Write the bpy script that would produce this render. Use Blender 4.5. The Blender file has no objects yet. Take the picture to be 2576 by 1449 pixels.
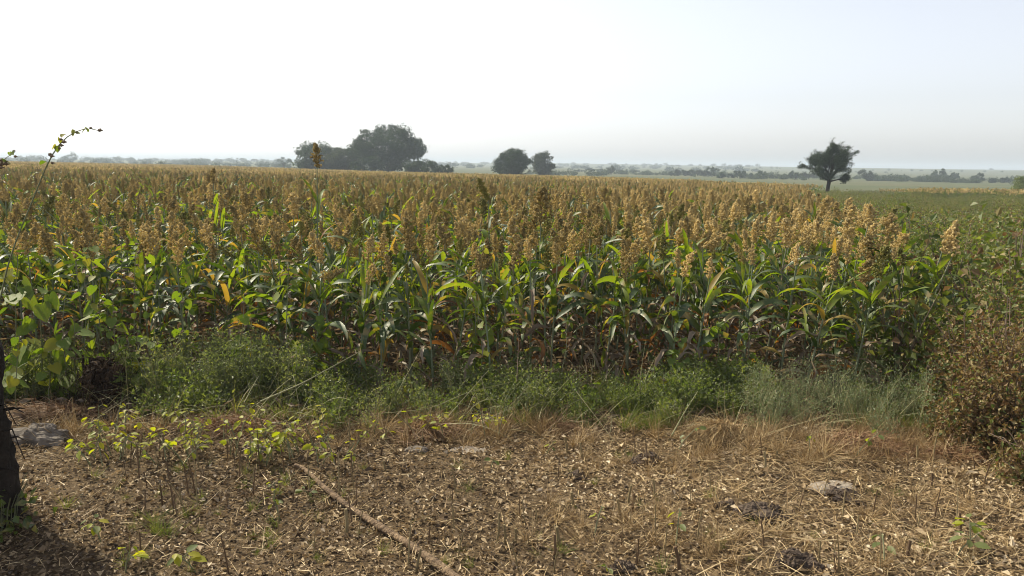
import bpy, math, random
import numpy as np
from mathutils import Vector, Matrix, Euler
R = math.radians
rng = np.random.default_rng(11)
sc = bpy.context.scene
COL = sc.collection

# ------------------------------------------------------------------ camera
EYE = 1.70
F = 1983.0 / 2576.0                       # focal length in picture widths
PITCH, ROLL = R(8.9), R(0.62)
fwd = np.array([0, math.cos(PITCH), -math.sin(PITCH)])
r0 = np.array([1.0, 0, 0]); u0 = np.cross(r0, fwd)
rgt = math.cos(ROLL) * r0 + math.sin(ROLL) * u0
upv = -math.sin(ROLL) * r0 + math.cos(ROLL) * u0
cam = bpy.data.cameras.new('camera'); cam.sensor_width = 36; cam.lens = 36 * F
cam.clip_start = 0.05; cam.clip_end = 9000
co = bpy.data.objects.new('camera', cam); COL.objects.link(co)
M = Matrix((tuple(rgt), tuple(upv), tuple(-fwd))).transposed().to_4x4()
M.translation = (0, 0, EYE); co.matrix_world = M
sc.camera = co
# ------------------------------------------------------------------ light
SUN_AZ, SUN_EL = R(-54), R(43)            # azimuth from +Y towards +X
sd = Vector((math.sin(SUN_AZ) * math.cos(SUN_EL), math.cos(SUN_AZ) * math.cos(SUN_EL), math.sin(SUN_EL)))
world = bpy.data.worlds.new('World'); sc.world = world; world.use_nodes = True
wn = world.node_tree; bg = wn.nodes['Background']
sky = wn.nodes.new('ShaderNodeTexSky'); sky.sky_type = 'NISHITA'; sky.sun_disc = False
sky.sun_elevation = SUN_EL; sky.sun_rotation = SUN_AZ
sky.air_density = 1.0; sky.dust_density = 1.2; sky.ozone_density = 1.0; sky.altitude = 0
hsv = wn.nodes.new('ShaderNodeHueSaturation'); hsv.inputs['Saturation'].default_value = .30     # thin even haze whitens the whole sky
wn.links.new(sky.outputs[0], hsv.inputs['Color']); 
tn = wn.nodes.new('ShaderNodeMix'); tn.data_type = 'RGBA'; tn.blend_type = 'MULTIPLY'; tn.inputs[0].default_value = 1; tn.inputs[7].default_value = (1.0, 1.0, 1.04, 1)
wn.links.new(hsv.outputs[0], tn.inputs[6]); wn.links.new(tn.outputs[2], bg.inputs[0]); bg.inputs[1].default_value = 0.132
sl = bpy.data.lights.new('sun', 'SUN'); sl.energy = 5.0; sl.angle = R(0.6); sl.color = (1, .91, .70)
so = bpy.data.objects.new('sun', sl); COL.objects.link(so)
so.rotation_euler = (-sd).to_track_quat('-Z', 'Y').to_euler()
vs = sc.view_settings; sc.display_settings.display_device = 'sRGB'
vs.view_transform = 'Standard'; vs.look = 'None'; vs.gamma = 1; vs.exposure = 0.5; vs.use_curve_mapping = False
cy = sc.cycles
cy.use_denoising = True; cy.pixel_filter_type = 'BLACKMAN_HARRIS'; cy.filter_width = 1.0; cy.max_bounces = 8; cy.diffuse_bounces = 3; cy.glossy_bounces = 2
cy.transmission_bounces = 4; cy.transparent_max_bounces = 8; cy.volume_bounces = 0
cy.sample_clamp_indirect = 4.0; cy.sample_clamp_direct = 12.0

# ------------------------------------------------------------------ terrain
def smooth(a, b, x):
    t = np.clip((np.asarray(x, float) - a) / (b - a), 0, 1); return t * t * (3 - 2 * t)
def height(x, y):
    x = np.asarray(x, float); y = np.asarray(y, float)
    d = np.sqrt(x * x + y * y) + 1e-6
    az = np.clip(np.arctan2(x, np.maximum(y, 1e-3)), -0.75, 0.85)
    k = -0.0083 * np.cos(az) - 0.0128 * np.sin(az)
    k = np.where(y <= 0, 0, k * smooth(0, 6, y))
    g = smooth(3, 25, d) * d
    g = np.where(d > 150, 150 + 60 * (1 - np.exp(-(d - 150) / 120)), g)
    base = k * g
    ridge = 2.6 + 1.2 * np.sin(az * 5 + 1.0) - 1.5 * smooth(0.3, .7, az)
    t = smooth(420, 1500, d)
    z = base * (1 - t) + ridge * t + 1.5 * smooth(300, 900, d) * np.sin(x / 140 + 1) * np.sin(d / 210)
    near = 1 - smooth(9, 30, d)
    z = z + near * (0.018 * np.sin(3.1 * x + 1.3 * y) * np.sin(2.3 * y - .7 * x + 1) + 0.008 * np.sin(9.3 * x + 4 * y) * np.sin(8.1 * y - 3 * x))
    z = z + (1 - smooth(3.2, 6, d)) * 0
    return z
def h1(x, y): return float(height(x, y))
def ray(px, py):
    a = (px - 1288.0) / 2576.0 / F; b = -(py - 724.5) / 2576.0 / F
    return fwd + a * rgt + b * upv
def at_depth(px, py, Y):
    d = ray(px, py); t = Y / d[1]; return np.array([d[0] * t, Y, EYE + d[2] * t])
def on_ground(px, py):
    d = ray(px, py); t = 1.0
    for _ in range(60):
        p = d * t; e = EYE + p[2] - h1(p[0], p[1])
        t += e / max(-d[2], .02) * .7
    p = d * t; return float(p[0]), float(p[1])

# ------------------------------------------------------------------ mesh tools
class MB:
    def __init__(s): s.v = []; s.n = 0; s.f = {3: [], 4: []}; s.a = {3: [], 4: []}
    def add(s, v, f, mat=0, rnd=None, smooth=True):
        v = np.asarray(v, float).reshape(-1, 3); f = np.asarray(f, int)
        k = f.shape[1]; m = len(f)
        if rnd is None: rnd = rng.random()
        rnd = np.broadcast_to(np.asarray(rnd, float), (m,))
        s.f[k].append(f + s.n); s.a[k].append(np.stack([np.full(m, mat), rnd, np.full(m, smooth)], 1))
        s.v.append(v); s.n += len(v); return s
    def merge(s, arr, M4=None, matmap=None):
        v, fs, at = arr
        if M4 is not None: v = v @ M4[:3, :3].T + M4[:3, 3]
        for k in (3, 4):
            if len(fs[k]):
                a = at[k].copy()
                if matmap is not None: a[:, 0] = matmap
                s.f[k].append(fs[k] + s.n); s.a[k].append(a)
        s.v.append(v); s.n += len(v)
    def arr(s):
        return (np.concatenate(s.v), {k: (np.concatenate(s.f[k]) if s.f[k] else np.zeros((0, k), int)) for k in (3, 4)},
                {k: (np.concatenate(s.a[k]) if s.a[k] else np.zeros((0, 3))) for k in (3, 4)})
def to_mesh(arr, name, mats):
    v, fs, at = arr
    me = bpy.data.meshes.new(name)
    me.vertices.add(len(v)); me.vertices.foreach_set('co', v.astype(np.float32).ravel())
    loops = np.concatenate([fs[3].ravel(), fs[4].ravel()]).astype(np.int32)
    tot = np.concatenate([np.full(len(fs[3]), 3), np.full(len(fs[4]), 4)]).astype(np.int32)
    st = np.concatenate([[0], np.cumsum(tot)[:-1]]).astype(np.int32)
    me.loops.add(len(loops)); me.loops.foreach_set('vertex_index', loops)
    me.polygons.add(len(tot)); me.polygons.foreach_set('loop_start', st)
    try: me.polygons.foreach_set('loop_total', tot)
    except Exception: pass
    a = np.concatenate([at[3], at[4]])
    me.polygons.foreach_set('material_index', a[:, 0].astype(np.int32))
    me.polygons.foreach_set('use_smooth', a[:, 2].astype(bool))
    r = me.attributes.new('rnd', 'FLOAT', 'FACE'); r.data.foreach_set('value', a[:, 1].astype(np.float32))
    for m in mats: me.materials.append(m)
    me.update(calc_edges=True); me.validate(); return me
def link(o): COL.objects.link(o); return o
def tag(o, label=None, cat=None, group=None, kind=None):
    if label: o['label'] = label
    if cat: o['category'] = cat
    if group: o['group'] = group
    if kind: o['kind'] = kind
    return o
def mob(name, src, mats, parent=None):
    me = src if isinstance(src, bpy.types.Mesh) else to_mesh(src.arr() if isinstance(src, MB) else src, name, mats)
    o = link(bpy.data.objects.new(name, me))
    if parent is not None: o.parent = parent
    return o
def empty(name, loc, rot=(0, 0, 0)):
    o = link(bpy.data.objects.new(name, None)); o.location = loc; o.rotation_euler = rot; o.empty_display_size = .1; return o
def M4(loc=(0, 0, 0), rot=(0, 0, 0), s=1.0):
    m = np.array(Euler(rot).to_matrix()) * (np.array(s) if np.ndim(s) else s)
    o = np.eye(4); o[:3, :3] = m; o[:3, 3] = loc; return o

def unit(v): return v / (np.linalg.norm(v, axis=-1, keepdims=True) + 1e-9)
def tube(P, rad, sides=5, cap=True):
    P = np.asarray(P, float); n = len(P); rad = np.broadcast_to(np.asarray(rad, float), (n,))
    T = unit(np.gradient(P, axis=0)); ref = np.array([0.31, 0.2, 0.93])
    if abs(T[0] @ ref) > .9: ref = np.array([.95, .1, .2])
    A = unit(np.cross(T, ref)); B = np.cross(T, A)
    th = np.arange(sides) * 2 * math.pi / sides
    V = P[:, None] + rad[:, None, None] * (np.cos(th)[None, :, None] * A[:, None] + np.sin(th)[None, :, None] * B[:, None])
    i = np.arange(n - 1)[:, None] * sides; j = np.arange(sides)[None]; j2 = (j + 1) % sides
    f = np.stack([i + j, i + j2, i + sides + j2, i + sides + j], -1).reshape(-1, 4)
    return V.reshape(-1, 3), f
def add_tube(mb, P, rad, sides=5, mat=0, rnd=None, cap=False):
    v, f = tube(P, rad, sides); mb.add(v, f, mat, rnd)
    if cap:
        n = len(v); c = v[-sides:].mean(0)
        mb.add(np.vstack([v[-sides:], c]), [[k, (k + 1) % sides, sides] for k in range(sides)], mat, rnd, False)
def leaf_quads(P, D, Nn, L, W, fold=.15):
    """many diamond leaves, creased along the midrib"""
    P = np.asarray(P, float); D = unit(D); S = unit(np.cross(D, Nn)); U = np.cross(S, D)
    L = np.broadcast_to(L, (len(P),))[:, None]; W = np.broadcast_to(W, (len(P),))[:, None]
    a = P; c = P + D * L - U * L * .12
    b = P + D * L * .42 + S * W / 2 + U * W * fold; d = P + D * L * .42 - S * W / 2 + U * W * fold
    V = np.stack([a, b, c, d], 1).reshape(-1, 3)
    i = np.arange(len(P))[:, None] * 4
    f = np.concatenate([i + [[0, 1, 2]], i + [[0, 2, 3]]], 1).reshape(-1, 3)
    return V, f
def add_leaves(mb, P, D, Nn, L, W, mat=0, fold=.15, rnd=None):
    v, f = leaf_quads(P, D, Nn, L, W, fold)
    if rnd is None: rnd = rng.random(len(P))
    mb.add(v, f, mat, np.repeat(rnd, 2), False)
def add_ribbons(mb, P, D, L, W, bend, segs=2, mat=0, rnd=None, side=None):
    """many thin blades/straws: start P, direction D, sagging by bend"""
    n = len(P); D = unit(D)
    L = np.broadcast_to(L, (n,)).astype(float); W = np.broadcast_to(W, (n,)).astype(float); bend = np.broadcast_to(bend, (n,)).astype(float)
    S = unit(np.cross(D, np.array([0, 0, 1.0]) + rng.normal(0, .35, (n, 3)))) if side is None else side
    rows = []
    for k in range(segs + 1):
        t = k / segs
        c = P + D * (L * t)[:, None]; c[:, 2] -= bend * L * t * t
        w = W * (1 - .75 * t ** 2) / 2
        rows.append(np.stack([c - S * w[:, None], c + S * w[:, None]], 1))
    V = np.stack(rows, 1).reshape(-1, 3)
    base = np.arange(n)[:, None, None] * (2 * (segs + 1)) + (np.arange(segs) * 2)[None, :, None]
    f = (base + np.array([0, 1, 3, 2])[None, None]).reshape(-1, 4)
    if rnd is None: rnd = rng.random(n)
    mb.add(V, f, mat, np.repeat(rnd, segs))
OV = np.array([[1, 0, 0], [-1, 0, 0], [0, 1, 0], [0, -1, 0], [0, 0, 1.0], [0, 0, -1.0]])
OF = np.array([[0, 2, 4], [2, 1, 4], [1, 3, 4], [3, 0, 4], [2, 0, 5], [1, 2, 5], [3, 1, 5], [0, 3, 5]])
TV = np.array([[1, 0, -.5], [-.5, .87, -.5], [-.5, -.87, -.5], [0, 0, 1.2]])
TF = np.array([[0, 1, 3], [1, 2, 3], [2, 0, 3], [0, 2, 1]])
def add_grains(mb, C, r, mat=0, low=False, rnd=None, stretch=1.4):
    n = len(C); r = np.broadcast_to(r, (n,))[:, None, None]
    BV, BF = (TV, TF) if low else (OV, OF)
    q = unit(rng.normal(size=(n, 3))); a = unit(np.cross(q, rng.normal(size=(n, 3)))); b = np.cross(q, a)
    Rm = np.stack([a, b, q * stretch], 1)
    V = C[:, None] + r * np.einsum('kj,njc->nkc', BV, Rm)
    f = (np.arange(n)[:, None, None] * len(BV) + BF[None]).reshape(-1, 3)
    if rnd is None: rnd = rng.random(n)
    mb.add(V.reshape(-1, 3), f, mat, np.repeat(rnd, len(BF)), False)
def rdir(n, up=0.0):
    v = rng.normal(size=(n, 3)); v = unit(v); v[:, 2] += up; return unit(v)

# ------------------------------------------------------------------ materials
def nodes_of(m): m.use_nodes = True; return m.node_tree
def mat_leaf(name, ramp, rough=.45, spec=.5, trans=.4, tcol=None, obj=.0, noise=0, nscale=25, dry=0):
    """thin leaf / straw: principled + translucent; colour from the face's random value, shifted per object"""
    m = bpy.data.materials.new(name); nt = nodes_of(m); N = nt.nodes; Lk = nt.links; N.clear()
    out = N.new('ShaderNodeOutputMaterial'); at = N.new('ShaderNodeAttribute'); at.attribute_name = 'rnd'
    oi = N.new('ShaderNodeObjectInfo')
    mx = N.new('ShaderNodeMath'); mx.operation = 'MULTIPLY_ADD'; mx.inputs[1].default_value = obj
    Lk.new(oi.outputs['Random'], mx.inputs[0])
    sub = N.new('ShaderNodeMath'); sub.operation = 'MULTIPLY'; sub.inputs[1].default_value = 1 - obj
    Lk.new(at.outputs['Fac'], sub.inputs[0]); Lk.new(sub.outputs[0], mx.inputs[2])
    fac = mx.outputs[0]
    if noise:
        tc = N.new('ShaderNodeTexCoord'); nz = N.new('ShaderNodeTexNoise'); nz.inputs['Scale'].default_value = nscale; nz.inputs['Detail'].default_value = 3
        Lk.new(tc.outputs['Object'], nz.inputs['Vector'])
        ad = N.new('ShaderNodeMath'); ad.operation = 'MULTIPLY_ADD'; ad.inputs[1].default_value = noise * 2
        s2 = N.new('ShaderNodeMath'); s2.operation = 'SUBTRACT'; s2.inputs[1].default_value = noise
        Lk.new(nz.outputs['Fac'], ad.inputs[0]); Lk.new(fac, s2.inputs[0]); Lk.new(s2.outputs[0], ad.inputs[2]); fac = ad.outputs[0]
    cr = N.new('ShaderNodeValToRGB'); el = cr.color_ramp.elements
    while len(el) < len(ramp): el.new(.5)
    for e, (p, c) in zip(el, ramp): e.position = p; e.color = (*c, 1)
    Lk.new(fac, cr.inputs[0])
    p = N.new('ShaderNodeBsdfPrincipled'); p.inputs['Roughness'].default_value = rough; p.inputs['Specular IOR Level'].default_value = spec
    colour = cr.outputs[0]
    if dry:
        n3 = N.new('ShaderNodeTexNoise'); n3.inputs['Scale'].default_value = 7; n3.inputs['Detail'].default_value = 5; n3.inputs['Roughness'].default_value = .7
        Lk.new(tc.outputs['Object'], n3.inputs['Vector']); r3 = N.new('ShaderNodeMapRange'); r3.inputs[1].default_value = .53; r3.inputs[2].default_value = .64; r3.inputs[4].default_value = dry
        Lk.new(n3.outputs['Fac'], r3.inputs[0]); dm = N.new('ShaderNodeMix'); dm.data_type = 'RGBA'; Lk.new(r3.outputs[0], dm.inputs[0]); Lk.new(colour, dm.inputs[6]); dm.inputs[7].default_value = (.27, .20, .09, 1); colour = dm.outputs[2]
        n4 = N.new('ShaderNodeTexNoise'); n4.inputs['Scale'].default_value = 60; Lk.new(tc.outputs['Object'], n4.inputs['Vector'])
        r4 = N.new('ShaderNodeMapRange'); r4.inputs[3].default_value = rough - .1; r4.inputs[4].default_value = min(1, rough + .35); Lk.new(n4.outputs['Fac'], r4.inputs[0]); Lk.new(r4.outputs[0], p.inputs['Roughness'])
    Lk.new(colour, p.inputs['Base Color'])
    if trans > 0:
        tr = N.new('ShaderNodeBsdfTranslucent'); hs = N.new('ShaderNodeMix'); hs.data_type = 'RGBA'; hs.blend_type = 'MULTIPLY'; hs.inputs[0].default_value = 1
        hs.inputs[7].default_value = (*(tcol or (1.6, 1.7, .6)), 1); hs.clamp_result = False
        Lk.new(colour, hs.inputs[6]); Lk.new(hs.outputs[2], tr.inputs[0])
        ms = N.new('ShaderNodeMixShader'); ms.inputs[0].default_value = trans
        Lk.new(p.outputs[0], ms.inputs[1]); Lk.new(tr.outputs[0], ms.inputs[2]); Lk.new(ms.outputs[0], out.inputs[0])
    else: Lk.new(p.outputs[0], out.inputs[0])
    return m
def mat_rock(name, c1, c2, scale=8, rough=.9, bump=.5, bscale=None):
    m = bpy.data.materials.new(name); nt = nodes_of(m); N = nt.nodes; Lk = nt.links; p = N['Principled BSDF']
    tc = N.new('ShaderNodeTexCoord'); nz = N.new('ShaderNodeTexNoise'); nz.inputs['Scale'].default_value = scale; nz.inputs['Detail'].default_value = 8; nz.inputs['Roughness'].default_value = .7
    cr = N.new('ShaderNodeValToRGB'); cr.color_ramp.elements[0].position = .35; cr.color_ramp.elements[1].position = .65
    cr.color_ramp.elements[0].color = (*c1, 1); cr.color_ramp.elements[1].color = (*c2, 1)
    Lk.new(tc.outputs['Object'], nz.inputs['Vector']); Lk.new(nz.outputs['Fac'], cr.inputs[0]); Lk.new(cr.outputs[0], p.inputs['Base Color'])
    n2 = N.new('ShaderNodeTexNoise'); n2.inputs['Scale'].default_value = bscale or scale * 4; n2.inputs['Detail'].default_value = 6; Lk.new(tc.outputs['Object'], n2.inputs['Vector'])
    b = N.new('ShaderNodeBump'); b.inputs['Strength'].default_value = bump; b.inputs['Distance'].default_value = .02
    Lk.new(n2.outputs['Fac'], b.inputs['Height']); Lk.new(b.outputs[0], p.inputs['Normal'])
    p.inputs['Roughness'].default_value = rough; p.inputs['Specular IOR Level'].default_value = .2
    return m
# sorghum
m_green = mat_leaf('sorghum_leaf_green', [(0, (.028, .056, .017)), (.5, (.052, .088, .022)), (1, (.105, .13, .03))], .40, .65, .34, (2.0, 1.9, .35), .6, .2, 14, .8)
m_lime = mat_leaf('sorghum_leaf_lime', [(0, (.10, .16, .02)), (1, (.17, .21, .03))], .42, .5, .5, (1.8, 1.8, .4), .6, .25, 14, .7)
m_yellow = mat_leaf('sorghum_leaf_yellow', [(0, (.24, .18, .05)), (1, (.34, .25, .06))], .5, .4, .5, (1.5, 1.25, .5), .6, .4, 12)
m_orange = mat_leaf('sorghum_leaf_orange', [(0, (.15, .07, .03)), (.6, (.25, .125, .045)), (1, (.30, .2, .085))], .55, .35, .45, (1.5, 1.2, .5), .6, .4, 12)
m_tan = mat_leaf('sorghum_leaf_dry', [(0, (.12, .085, .06)), (.5, (.22, .17, .12)), (1, (.34, .28, .21))], .55, .4, .3, (1.2, 1.0, .7), .7, .3, 12)
m_stalk = mat_leaf('sorghum_stalk', [(0, (.13, .14, .07)), (.5, (.17, .21, .13)), (1, (.22, .19, .11))], .5, .4, 0, None, .7, .2, 10)
PAN = [
 mat_leaf('panicle_brown', [(0, (.21, .165, .07)), (.5, (.48, .405, .21)), (1, (.72, .63, .38))], .7, .2, .6, (1.35, 1.27, 1.05), .5),
 mat_leaf('panicle_tan', [(0, (.30, .24, .105)), (.5, (.60, .51, .28)), (1, (.84, .74, .47))], .7, .2, .57, (1.25, 1.18, 1.0), .5),
 mat_leaf('panicle_green', [(0, (.15, .15, .045)), (.5, (.27, .26, .085)), (1, (.40, .37, .14))], .7, .2, .48, (1.5, 1.4, .6), .35)]
# weeds
m_broad = mat_leaf('broad_leaf_green', [(0, (.07, .12, .02)), (.5, (.12, .18, .025)), (1, (.18, .21, .03))], .5, .4, .42, (1.5, 1.6, .35), .7, .25, 30, .45)
m_broady = mat_leaf('broad_leaf_yellow', [(0, (.20, .24, .03)), (1, (.30, .28, .04))], .5, .4, .5, (1.5, 1.4, .4), .7, .2, 30)
m_wstem = mat_leaf('weed_stem', [(0, (.13, .15, .07)), (1, (.22, .22, .13))], .6, .3, 0, None, .5)
m_feath = mat_leaf('feathery_weed_leaf', [(0, (.09, .12, .05)), (.6, (.18, .20, .085)), (1, (.34, .31, .15))], .55, .35, .4, (1.5, 1.6, .6), .4)
m_blue = mat_leaf('grey_green_weed_leaf', [(0, (.11, .15, .08)), (.6, (.20, .24, .13)), (1, (.34, .34, .20))], .55, .35, .35, (1.3, 1.4, .8), .4)
m_bright = mat_leaf('bright_weed_leaf', [(0, (.075, .11, .035)), (.6, (.14, .165, .055)), (1, (.25, .25, .09))], .5, .4, .45, (1.5, 1.6, .5), .4)
m_yseed = mat_leaf('seedling_leaf', [(0, (.17, .22, .02)), (.6, (.30, .31, .03)), (1, (.42, .33, .04))], .5, .4, .5, (1.6, 1.6, .4), .6)
m_pale = mat_leaf('pale_stem', [(0, (.20, .21, .10)), (1, (.33, .29, .16))], .6, .3, .15, (1.2, 1.1, .7), .4)
m_tuft = mat_leaf('grass_blade', [(0, (.07, .11, .03)), (.6, (.15, .18, .05)), (1, (.30, .26, .10))], .5, .4, .4, (1.5, 1.5, .5), .3)
m_straw = mat_leaf('straw', [(0, (.16, .10, .045)), (.4, (.33, .225, .105)), (.8, (.50, .37, .19)), (1, (.64, .51, .30))], .55, .35, .15, (1.1, 1, .8), 0)
m_litter = mat_leaf('dry_leaf_litter', [(0, (.05, .032, .019)), (.3, (.165, .112, .062)), (.58, (.355, .26, .15)), (.83, (.55, .43, .27)), (1, (.78, .67, .49))], .6, .3, .2, (1.1, 1, .8), 0)
m_dryb = mat_leaf('dry_bush_leaf', [(0, (.10, .06, .03)), (.45, (.22, .145, .07)), (.7, (.21, .18, .06)), (1, (.50, .38, .24))], .6, .3, .3, (1.2, 1, .6), .2)
m_twig = mat_leaf('twig', [(0, (.09, .06, .04)), (1, (.24, .18, .13))], .7, .2, 0, None, .4)
m_crop = mat_leaf('crop_leaf', [(0, (.05, .07, .018)), (.5, (.11, .13, .035)), (.85, (.21, .20, .06)), (1, (.30, .23, .10))], .5, .4, .4, (1.4, 1.5, .5), .35)
# trees
m_bark = mat_rock('bark', (.012, .009, .007), (.038, .029, .022), 12, .95, 1.0, 30)
def tree_mat(name, a, b): return mat_leaf(name, [(0, a), (1, b)], .55, .3, .3, (1.3, 1.4, .5), .1)
m_tree = tree_mat('tree_leaf_dark', (.014, .032, .014), (.035, .058, .024))
m_tree2 = tree_mat('tree_leaf_grey', (.028, .042, .022), (.055, .07, .032))
m_tree3 = tree_mat('tree_leaf_olive', (.022, .045, .018), (.05, .078, .03))

# ------------------------------------------------------------------ ground sheet
def build_ground():
    rr = np.concatenate([[0.3], np.geomspace(0.6, 14, 190), np.geomspace(14.4, 4300, 110)])
    na = 620; th = np.arange(na) / na * 2 * math.pi
    X = rr[:, None] * np.sin(th); Y = rr[:, None] * np.cos(th); Z = height(X, Y)
    v = np.stack([X, Y, Z], -1).reshape(-1, 3)
    i = np.arange(len(rr) - 1)[:, None] * na; j = np.arange(na)[None]; j2 = (j + 1) % na
    f = np.stack([i + j, i + na + j, i + na + j2, i + j2], -1).reshape(-1, 4)
    mb = MB(); mb.add(v, f, 0, 0.5)
    mb.add(np.vstack([v[:na], [[0, 0, h1(0, 0)]]]), [[k, (k + 1) % na, na] for k in range(na)], 0, .5)
    m = bpy.data.materials.new('field_ground'); nt = nodes_of(m); N = nt.nodes; Lk = nt.links; p = N['Principled BSDF']
    p.inputs['Roughness'].default_value = .95; p.inputs['Specular IOR Level'].default_value = .1
    tc = N.new('ShaderNodeTexCoord')
    def noise(s, det=6, sc3=(1, 1, 1)):
        mp = N.new('ShaderNodeMapping'); mp.inputs['Scale'].default_value = sc3
        n = N.new('ShaderNodeTexNoise'); n.inputs['Scale'].default_value = s; n.inputs['Detail'].default_value = det; n.inputs['Roughness'].default_value = .65
        Lk.new(tc.outputs['Object'], mp.inputs['Vector']); Lk.new(mp.outputs[0], n.inputs['Vector']); return n.outputs['Fac']
    def ramp(f, st):
        c = N.new('ShaderNodeValToRGB'); el = c.color_ramp.elements
        while len(el) < len(st): el.new(.5)
        for e, (q, col) in zip(el, st): e.position = q; e.color = (*col, 1)
        Lk.new(f, c.inputs[0]); return c.outputs[0]
    def mix(f, a, b):
        x = N.new('ShaderNodeMix'); x.data_type = 'RGBA'; Lk.new(f, x.inputs[0]); Lk.new(a, x.inputs[6]); Lk.new(b, x.inputs[7]); return x.outputs[2]
    soil = ramp(noise(22, 8), [(.3, (.04, .027, .017)), (.5, (.10, .07, .04)), (.7, (.20, .145, .085))])
    far = ramp(noise(.02, 6, (.6, 2.2, 1)), [(.32, (.045, .065, .028)), (.46, (.075, .09, .04)), (.56, (.125, .11, .06)), (.7, (.055, .075, .03))])
    far2 = ramp(noise(.25, 6), [(.35, (.05, .075, .03)), (.65, (.13, .14, .06))])
    farm = N.new('ShaderNodeMix'); farm.data_type = 'RGBA'; farm.inputs[0].default_value = .35; Lk.new(far, farm.inputs[6]); Lk.new(far2, farm.inputs[7])
    ln = N.new('ShaderNodeVectorMath'); ln.operation = 'LENGTH'; Lk.new(tc.outputs['Object'], ln.inputs[0])
    mr = N.new('ShaderNodeMapRange'); mr.inputs[1].default_value = 8; mr.inputs[2].default_value = 60; Lk.new(ln.outputs['Value'], mr.inputs[0])
    Lk.new(mix(mr.outputs[0], soil, farm.outputs[2]), p.inputs['Base Color'])
    b = N.new('ShaderNodeBump'); b.inputs['Strength'].default_value = .8; b.inputs['Distance'].default_value = .03
    Lk.new(noise(35, 8), b.inputs['Height']); Lk.new(b.outputs[0], p.inputs['Normal'])
    o = mob('ground', mb, [m]); tag(o, 'bare brown soil and distant fields running to the horizon', None, None, 'structure')
build_ground()

# ------------------------------------------------------------------ haze
def build_haze():
    mb = MB(); x = 4600; z0, z1 = -8.0, 19.0
    v = [(-x, -x, z0), (x, -x, z0), (x, x, z0), (-x, x, z0), (-x, -x, z1), (x, -x, z1), (x, x, z1), (-x, x, z1)]
    mb.add(v, [[0, 3, 2, 1], [4, 5, 6, 7], [0, 1, 5, 4], [1, 2, 6, 5], [2, 3, 7, 6], [3, 0, 4, 7]], 0, .5, False)
    m = bpy.data.materials.new('haze_air'); nt = nodes_of(m); N = nt.nodes; N.clear()
    out = N.new('ShaderNodeOutputMaterial'); vo = N.new('ShaderNodeVolumePrincipled')
    vo.inputs['Color'].default_value = (.78, .89, 1, 1); vo.inputs['Density'].default_value = 0.00075; vo.inputs['Anisotropy'].default_value = .12
    nt.links.new(vo.outputs[0], out.inputs['Volume'])
    o = mob('haze', mb, [m]); tag(o, 'pale morning haze over the fields', None, None, 'stuff')
build_haze()

# ------------------------------------------------------------------ geometry-node scatter (only for uncountable stuff)
def scatter(name, label, pts, rot, scl, idx, protos):
    pc = bpy.data.collections.new(name + '_forms')
    for p in protos: pc.objects.link(p)
    me = bpy.data.meshes.new(name); n = len(pts)
    me.vertices.add(n); me.vertices.foreach_set('co', np.asarray(pts, np.float32).ravel())
    a = me.attributes.new('rot', 'FLOAT_VECTOR', 'POINT'); a.data.foreach_set('vector', np.asarray(rot, np.float32).ravel())
    a = me.attributes.new('scl', 'FLOAT', 'POINT'); a.data.foreach_set('value', np.asarray(scl, np.float32))
    a = me.attributes.new('idx', 'INT', 'POINT'); a.data.foreach_set('value', np.asarray(idx, np.int32))
    o = link(bpy.data.objects.new(name, me)); tag(o, label, None, None, 'stuff')
    g = bpy.data.node_groups.new(name + '_nodes', 'GeometryNodeTree'); N = g.nodes; Lk = g.links
    g.interface.new_socket('Geometry', in_out='INPUT', socket_type='NodeSocketGeometry')
    g.interface.new_socket('Geometry', in_out='OUTPUT', socket_type='NodeSocketGeometry')
    gi = N.new('NodeGroupInput'); go = N.new('NodeGroupOutput')
    iop = N.new('GeometryNodeInstanceOnPoints'); ci = N.new('GeometryNodeCollectionInfo')
    ci.inputs['Collection'].default_value = pc; ci.inputs['Separate Children'].default_value = True; ci.inputs['Reset Children'].default_value = True
    iop.inputs['Pick Instance'].default_value = True
    def na(nm, t):
        x = N.new('GeometryNodeInputNamedAttribute'); x.data_type = t; x.inputs['Name'].default_value = nm
        return [s for s in x.outputs if s.enabled and s.name == 'Attribute'][0]
    Lk.new(gi.outputs[0], iop.inputs['Points']); Lk.new(ci.outputs[0], iop.inputs['Instance'])
    Lk.new(na('idx', 'INT'), iop.inputs['Instance Index']); Lk.new(na('rot', 'FLOAT_VECTOR'), iop.inputs['Rotation']); Lk.new(na('scl', 'FLOAT'), iop.inputs['Scale'])
    Lk.new(iop.outputs[0], go.inputs[0])
    md = o.modifiers.new('scatter', 'NODES'); md.node_group = g
    return o
def proto(name, src, mats): return bpy.data.objects.new(name, to_mesh(src.arr(), name, mats))
def rand_rot(n, tilt=.08): return np.stack([rng.normal(0, tilt, n), rng.normal(0, tilt, n), rng.random(n) * 6.283], 1)

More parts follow.
